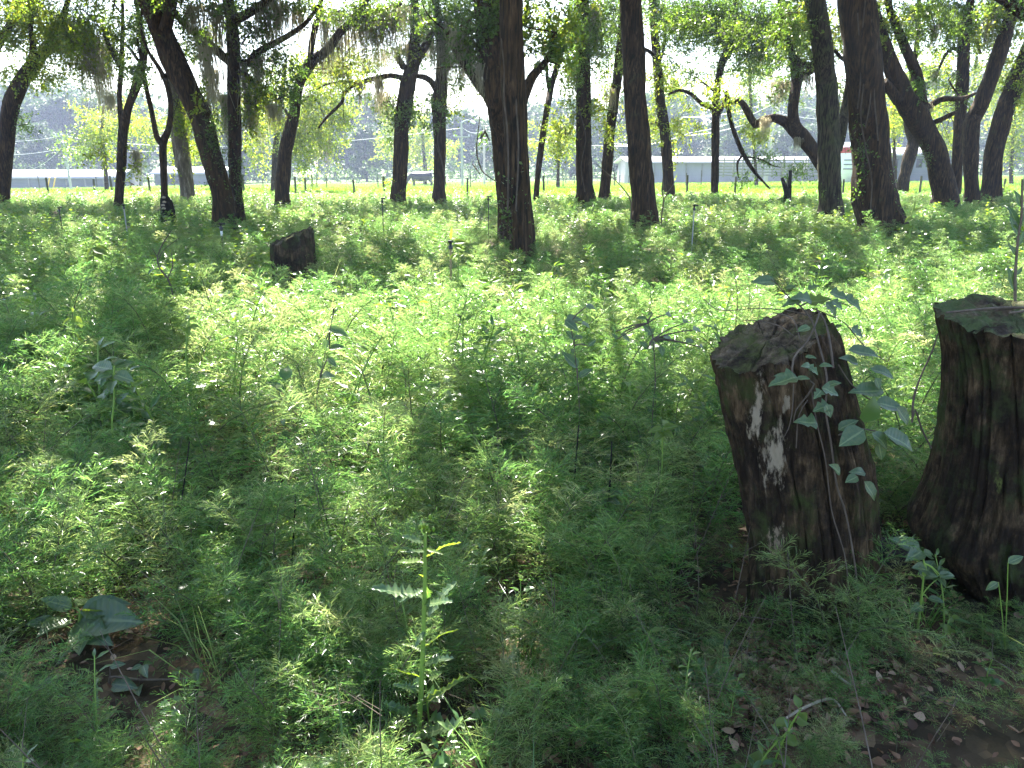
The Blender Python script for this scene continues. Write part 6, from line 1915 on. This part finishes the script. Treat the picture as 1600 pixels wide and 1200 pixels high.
# vine on the left foreground stump
def stump_vine():
    Y = 2.27
    q = lambda px, py, dy=0.0: P(px, py, Y + dy)
    b = P(1330, 960, 2.24)
    root = empty('grape_vine', (b.x, 2.24, 0.02), 'climbing vine with lobed leaves spilling over the leaning stump', 'vine')
    S = []
    R = lambda pts: [[*q(x, y, dy), prad(w, x, y, Y)] for x, y, dy, w in pts]
    S.append(R([(1345, 1000, .0, 3), (1338, 900, -.02, 3), (1322, 805, -.02, 3), (1308, 760, -.03, 3), (1298, 690, -.03, 3), (1290, 640, -.03, 3), (1292, 590, -.02, 3), (1280, 540, .05, 3), (1268, 500, .12, 3), (1250, 478, .22, 3)]))
    S.append(R([(1330, 1000, .0, 2), (1322, 880, -.02, 2), (1300, 800, -.02, 2), (1290, 720, -.03, 2), (1276, 660, -.03, 2), (1268, 610, -.02, 2)]))
    S.append(R([(1302, 575, .06, 4), (1296, 530, .1, 4), (1288, 500, .16, 3), (1275, 482, .2, 3)]))
    S.append(R([(1238, 590, -.03, 3), (1240, 560, -.01, 3), (1260, 535, .03, 3), (1272, 512, .06, 3), (1280, 490, .12, 3)]))
    S.append(R([(1240, 660, -.04, 2), (1244, 640, -.04, 2), (1262, 618, -.03, 3), (1272, 600, -.03, 3), (1266, 595, -.03, 2)]))
    S.append(R([(1244, 700, -.04, 2), (1248, 650, -.04, 2), (1262, 625, -.03, 2)]))
    S.append(R([(1250, 530, .02, 2), (1240, 500, .05, 2), (1225, 492, .1, 2), (1208, 489, .15, 2)]))
    S.append(R([(1240, 525, .03, 2), (1220, 510, .05, 2), (1190, 502, .08, 2), (1160, 500, .1, 1.5)]))
    S.append(R([(1270, 495, .15, 2), (1230, 485, .2, 2), (1180, 482, .25, 1.5), (1125, 485, .3, 1.5), (1100, 468, .32, 1.5)]))
    S.append(R([(1250, 478, .22, 3), (1230, 462, .25, 2), (1215, 445, .25, 2), (1205, 436, .25, 1.5)]))
    S.append(R([(1270, 482, .2, 3), (1290, 490, .2, 2), (1320, 505, .2, 2), (1350, 540, .2, 2), (1385, 565, .2, 1.5)]))
    S.append(R([(1310, 570, .08, 2), (1330, 600, .1, 2), (1360, 625, .1, 2), (1400, 640, .1, 1.5)]))
    S.append(R([(1310, 680, -.02, 2.5), (1340, 670, -.02, 2), (1360, 672, -.02, 2), (1395, 680, -.02, 1.5)]))
    S.append(R([(1250, 478, .22, 3), (1275, 468, .25, 2), (1305, 470, .25, 2), (1330, 480, .25, 1.5)]))
    S.append(R([(1240, 600, -.03, 2), (1238, 640, -.04, 2), (1232, 670, -.04, 1.5), (1220, 690, -.04, 1)]))
    stem_obj(root, S, 'twig', 6)
    dn = (0, -.6, .8)
    fl = (0, -.6, .8)
    L = [((1212, 442), (1176, 437), .25, fl, 'ovate', .9), ((1228, 450), (1244, 447), .25, dn, 'ovate', 1), ((1262, 452), (1280, 445), .28, fl, 'lobed', .8), ((1268, 470), (1238, 462), .2, fl, 'lobed', .9), ((1262, 474), (1298, 464), .22, fl, 'lobed', .9), ((1296, 458), (1330, 466), .25, dn, 'lobed', .8), ((1318, 464), (1350, 484), .25, dn, 'lobed', .7), ((1290, 472), (1310, 495), .2, dn, 'lobed', .8), ((1330, 512), (1350, 526), .2, dn, 'lobed', 1.0), ((1304, 512), (1316, 508), .2, dn, 'ovate', 1.0),
         ((1300, 470), (1318, 482), .18, dn, 'lobed', 1.0), ((1252, 470), (1222, 476), .2, fl, 'lobed', .6), ((1266, 512), (1245, 516), .04, fl, 'ovate', .8), ((1258, 558), (1276, 558), -.02, fl, 'ovate', .7), ((1262, 572), (1280, 584), -.04, dn, 'lobed', .9), ((1268, 574), (1254, 570), -.04, dn, 'ovate', 1), ((1246, 590), (1202, 598), -.05, (0, -.5, 1), 'lobed', .8), ((1240, 592), (1212, 584), .0, fl, 'ovate', .6), ((1244, 592), (1266, 590), -.05, fl, 'ovate', .7), ((1280, 572), (1302, 570), -.02, fl, 'ovate', .7),
         ((1284, 606), (1312, 616), -.06, dn, 'lobed', 1.0), ((1284, 610), (1272, 622), -.06, dn, 'lobed', 1.0), ((1290, 604), (1314, 596), .0, fl, 'ovate', .8), ((1296, 634), (1272, 640), -.06, dn, 'lobed', 1.1), ((1290, 632), (1300, 652), -.07, dn, 'ovate', 1.2), ((1276, 662), (1244, 656), -.06, dn, 'lobed', .9), ((1350, 672), (1312, 694), -.06, (-.2, -.7, .7), 'ovate', 1.15), ((1350, 660), (1370, 622), -.02, (.2, -1, .1), 'ovate', 1.1), ((1368, 630), (1415, 636), .02, dn, 'ovate', .9), ((1400, 636), (1424, 664), .0, (.4, -.8, .4), 'ovate', .9), ((1380, 676), (1434, 700), -.06, (0, -.5, .9), 'ovate', .9), ((1362, 676), (1392, 700), -.06, (.2, -.7, .7), 'ovate', .9), ((1310, 672), (1340, 655), .04, fl, 'ovate', .8),
         ((1340, 745), (1322, 752), -.06, dn, 'ovate', 1.1), ((1350, 752), (1372, 782), -.05, dn, 'ovate', .8), ((1352, 740), (1330, 735), .0, fl, 'ovate', .8), ((1372, 690), (1380, 720), -.03, (0, -1, .2), 'ovate', .9), ((1325, 548), (1376, 552), .12, fl, 'ovate', .7), ((1340, 568), (1315, 556), .1, fl, 'ovate', .8), ((1360, 576), (1402, 588), .12, dn, 'ovate', .7), ((1368, 590), (1376, 608), .1, dn, 'ovate', 1.0), ((1380, 612), (1330, 608), .1, fl, 'ovate', .8), ((1312, 740), (1300, 725), -.05, dn, 'ovate', 1)]
    for i, (a, t, dy, n_, st, wd) in enumerate(L):
        mt = 'lime_leaf' if i in (4,) else 'vine_leaf'
        if i == 27: mt = 'weed_leaf'
        leaf_obj(root, q(*a, dy), q(*t, dy - .015), n_, st, i, mt, wd * .95)
stump_vine()

# twigs lying on the right stump's top and the bare stem rising beside it
g = Geo()
T2 = lambda pts, Y: [[*P(x, y, Y), prad(w, x, y, Y)] for x, y, w in pts]
tube(g, spline(T2([(1425, 660, 3), (1428, 620, 4), (1440, 585, 3), (1456, 550, 3), (1466, 520, 2)], 2.75) , .03), 6, .1, 2)
tube(g, spline(T2([(1455, 700, 3), (1440, 670, 3), (1430, 640, 3), (1425, 660, 3)], 2.75), .03), 6, .1, 2)
tag(build('bare_shoot', g, M['twig'], None, True, P(1455, 700, 2.75)), 'bare curving stem rising between the two foreground stumps', 'shoot')
g = Geo()
zt_ = P(1580, 496, YR).z + .02
for (xa, ya, xb, yb) in ((-.22, -.01, .24, .03), (.0, -.02, .22, -.05), (-.02, .03, .2, .0)):
    cx = P(1570, 496, YR).x
    tube(g, spline([[cx + xa, YR + ya, zt_, .004], [cx + (xa + xb) / 2, YR + (ya + yb) / 2 + .01, zt_ + .012, .005], [cx + xb, YR + yb, zt_ + .004, .003]], .04), 6, .1, xa)
tag(build('dry_twigs', g, M['twig'], None, True, (P(1570, 496, YR).x, YR, zt_)), 'dry twigs lying across the level mossy stump top', 'twigs')

# bare shrub, saplings, dead sticks
def sticks(name, label, cat, Y, lines, mat, group=None):
    base = P(lines[0][0][0], lines[0][0][1], Y)
    root_z = float(terrain(base.x, Y))
    g = Geo()
    for i, L in enumerate(lines):
        rows = [[*P(x, y, Y + .05 * i), prad(w, x, y, Y)] for x, y, w in L]
        if i == 0:
            rows.insert(0, [rows[0][0], Y, root_z - .05, rows[0][3]])
        tube(g, spline(rows, .04 * Y / 3), 5, .1, i)
    return tag(build(name, g, M[mat], None, True, (base.x, Y, root_z)), label, cat, group)
sticks('bare_shrub', 'small leafless twisted shrub in the left undergrowth', 'shrub', 7.5, [[(268, 450, 3), (262, 435, 3), (250, 420, 3), (246, 400, 2), (258, 375, 2), (268, 360, 1)], [(262, 435, 2), (270, 415, 2), (268, 395, 1)], [(248, 405, 2), (256, 390, 1), (280, 372, 1)], [(246, 402, 1.5), (238, 388, 1)]], 'twig')
sticks('bare_sapling', 'thin forked bare sapling right of the tall bare trunk', 'sapling', 17.5, [[(1034, 335, 2.4), (1037, 312, 2.2), (1034, 298, 1.8), (1036, 278, 1.2)], [(1037, 312, 2), (1045, 298, 1.6), (1054, 285, 1)]], 'twig')
sticks('bare_sapling', 'thin slanting bare sapling left of the tall bare trunk', 'sapling', 18.2, [[(986, 317, 2.2), (976, 298, 2), (962, 282, 1.5), (930, 255, 1)], [(962, 282, 1.2), (958, 262, .8)]], 'twig')
sticks('dead_stalk', 'tall dry weed stalk with a pale tip in the left undergrowth', 'stalk', 6.5, [[(190, 470, 2), (196, 420, 2), (203, 360, 1.6), (210, 310, 1.2)]], 'stem')
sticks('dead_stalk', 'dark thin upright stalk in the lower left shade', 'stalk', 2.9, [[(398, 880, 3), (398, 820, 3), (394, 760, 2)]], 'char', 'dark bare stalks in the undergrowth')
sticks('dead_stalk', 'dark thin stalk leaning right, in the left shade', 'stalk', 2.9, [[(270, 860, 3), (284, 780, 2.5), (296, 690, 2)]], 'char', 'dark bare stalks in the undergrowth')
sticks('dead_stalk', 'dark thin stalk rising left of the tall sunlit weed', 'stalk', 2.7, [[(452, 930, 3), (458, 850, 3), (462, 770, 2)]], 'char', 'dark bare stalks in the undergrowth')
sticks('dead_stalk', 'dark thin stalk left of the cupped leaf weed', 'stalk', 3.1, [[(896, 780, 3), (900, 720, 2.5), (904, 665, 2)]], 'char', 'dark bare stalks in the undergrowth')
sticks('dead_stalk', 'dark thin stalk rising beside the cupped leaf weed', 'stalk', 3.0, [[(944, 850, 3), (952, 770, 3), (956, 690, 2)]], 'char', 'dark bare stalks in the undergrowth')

def fallen(label, pts, mat='dead_wood'):
    g = Geo()
    rows = []
    for x, y, w in pts:
        p = PZ(x, y, .05)
        rows.append([p.x, p.y, .05, prad(w, x, y, p.y)])
    tube(g, spline(rows, .03), 6, .15, pts[0][0])
    tag(build('fallen_twig', g, M[mat], None, True, rows[0][:3]), label, 'twig', 'pale twigs on the leaf litter')
fallen('pale curved twig on the litter right of the tall sunlit weed', [(800, 1003, 4), (830, 990, 5), (858, 975, 4), (885, 970, 4)])
fallen('short pale stick on the bare litter before the leaning stump', [(1300, 1048, 5), (1314, 1060, 5), (1330, 1072, 4)])
fallen('pale stick lying among brown leaves at lower right', [(1228, 1122, 4), (1260, 1104, 5), (1300, 1092, 4), (1322, 1118, 3)])
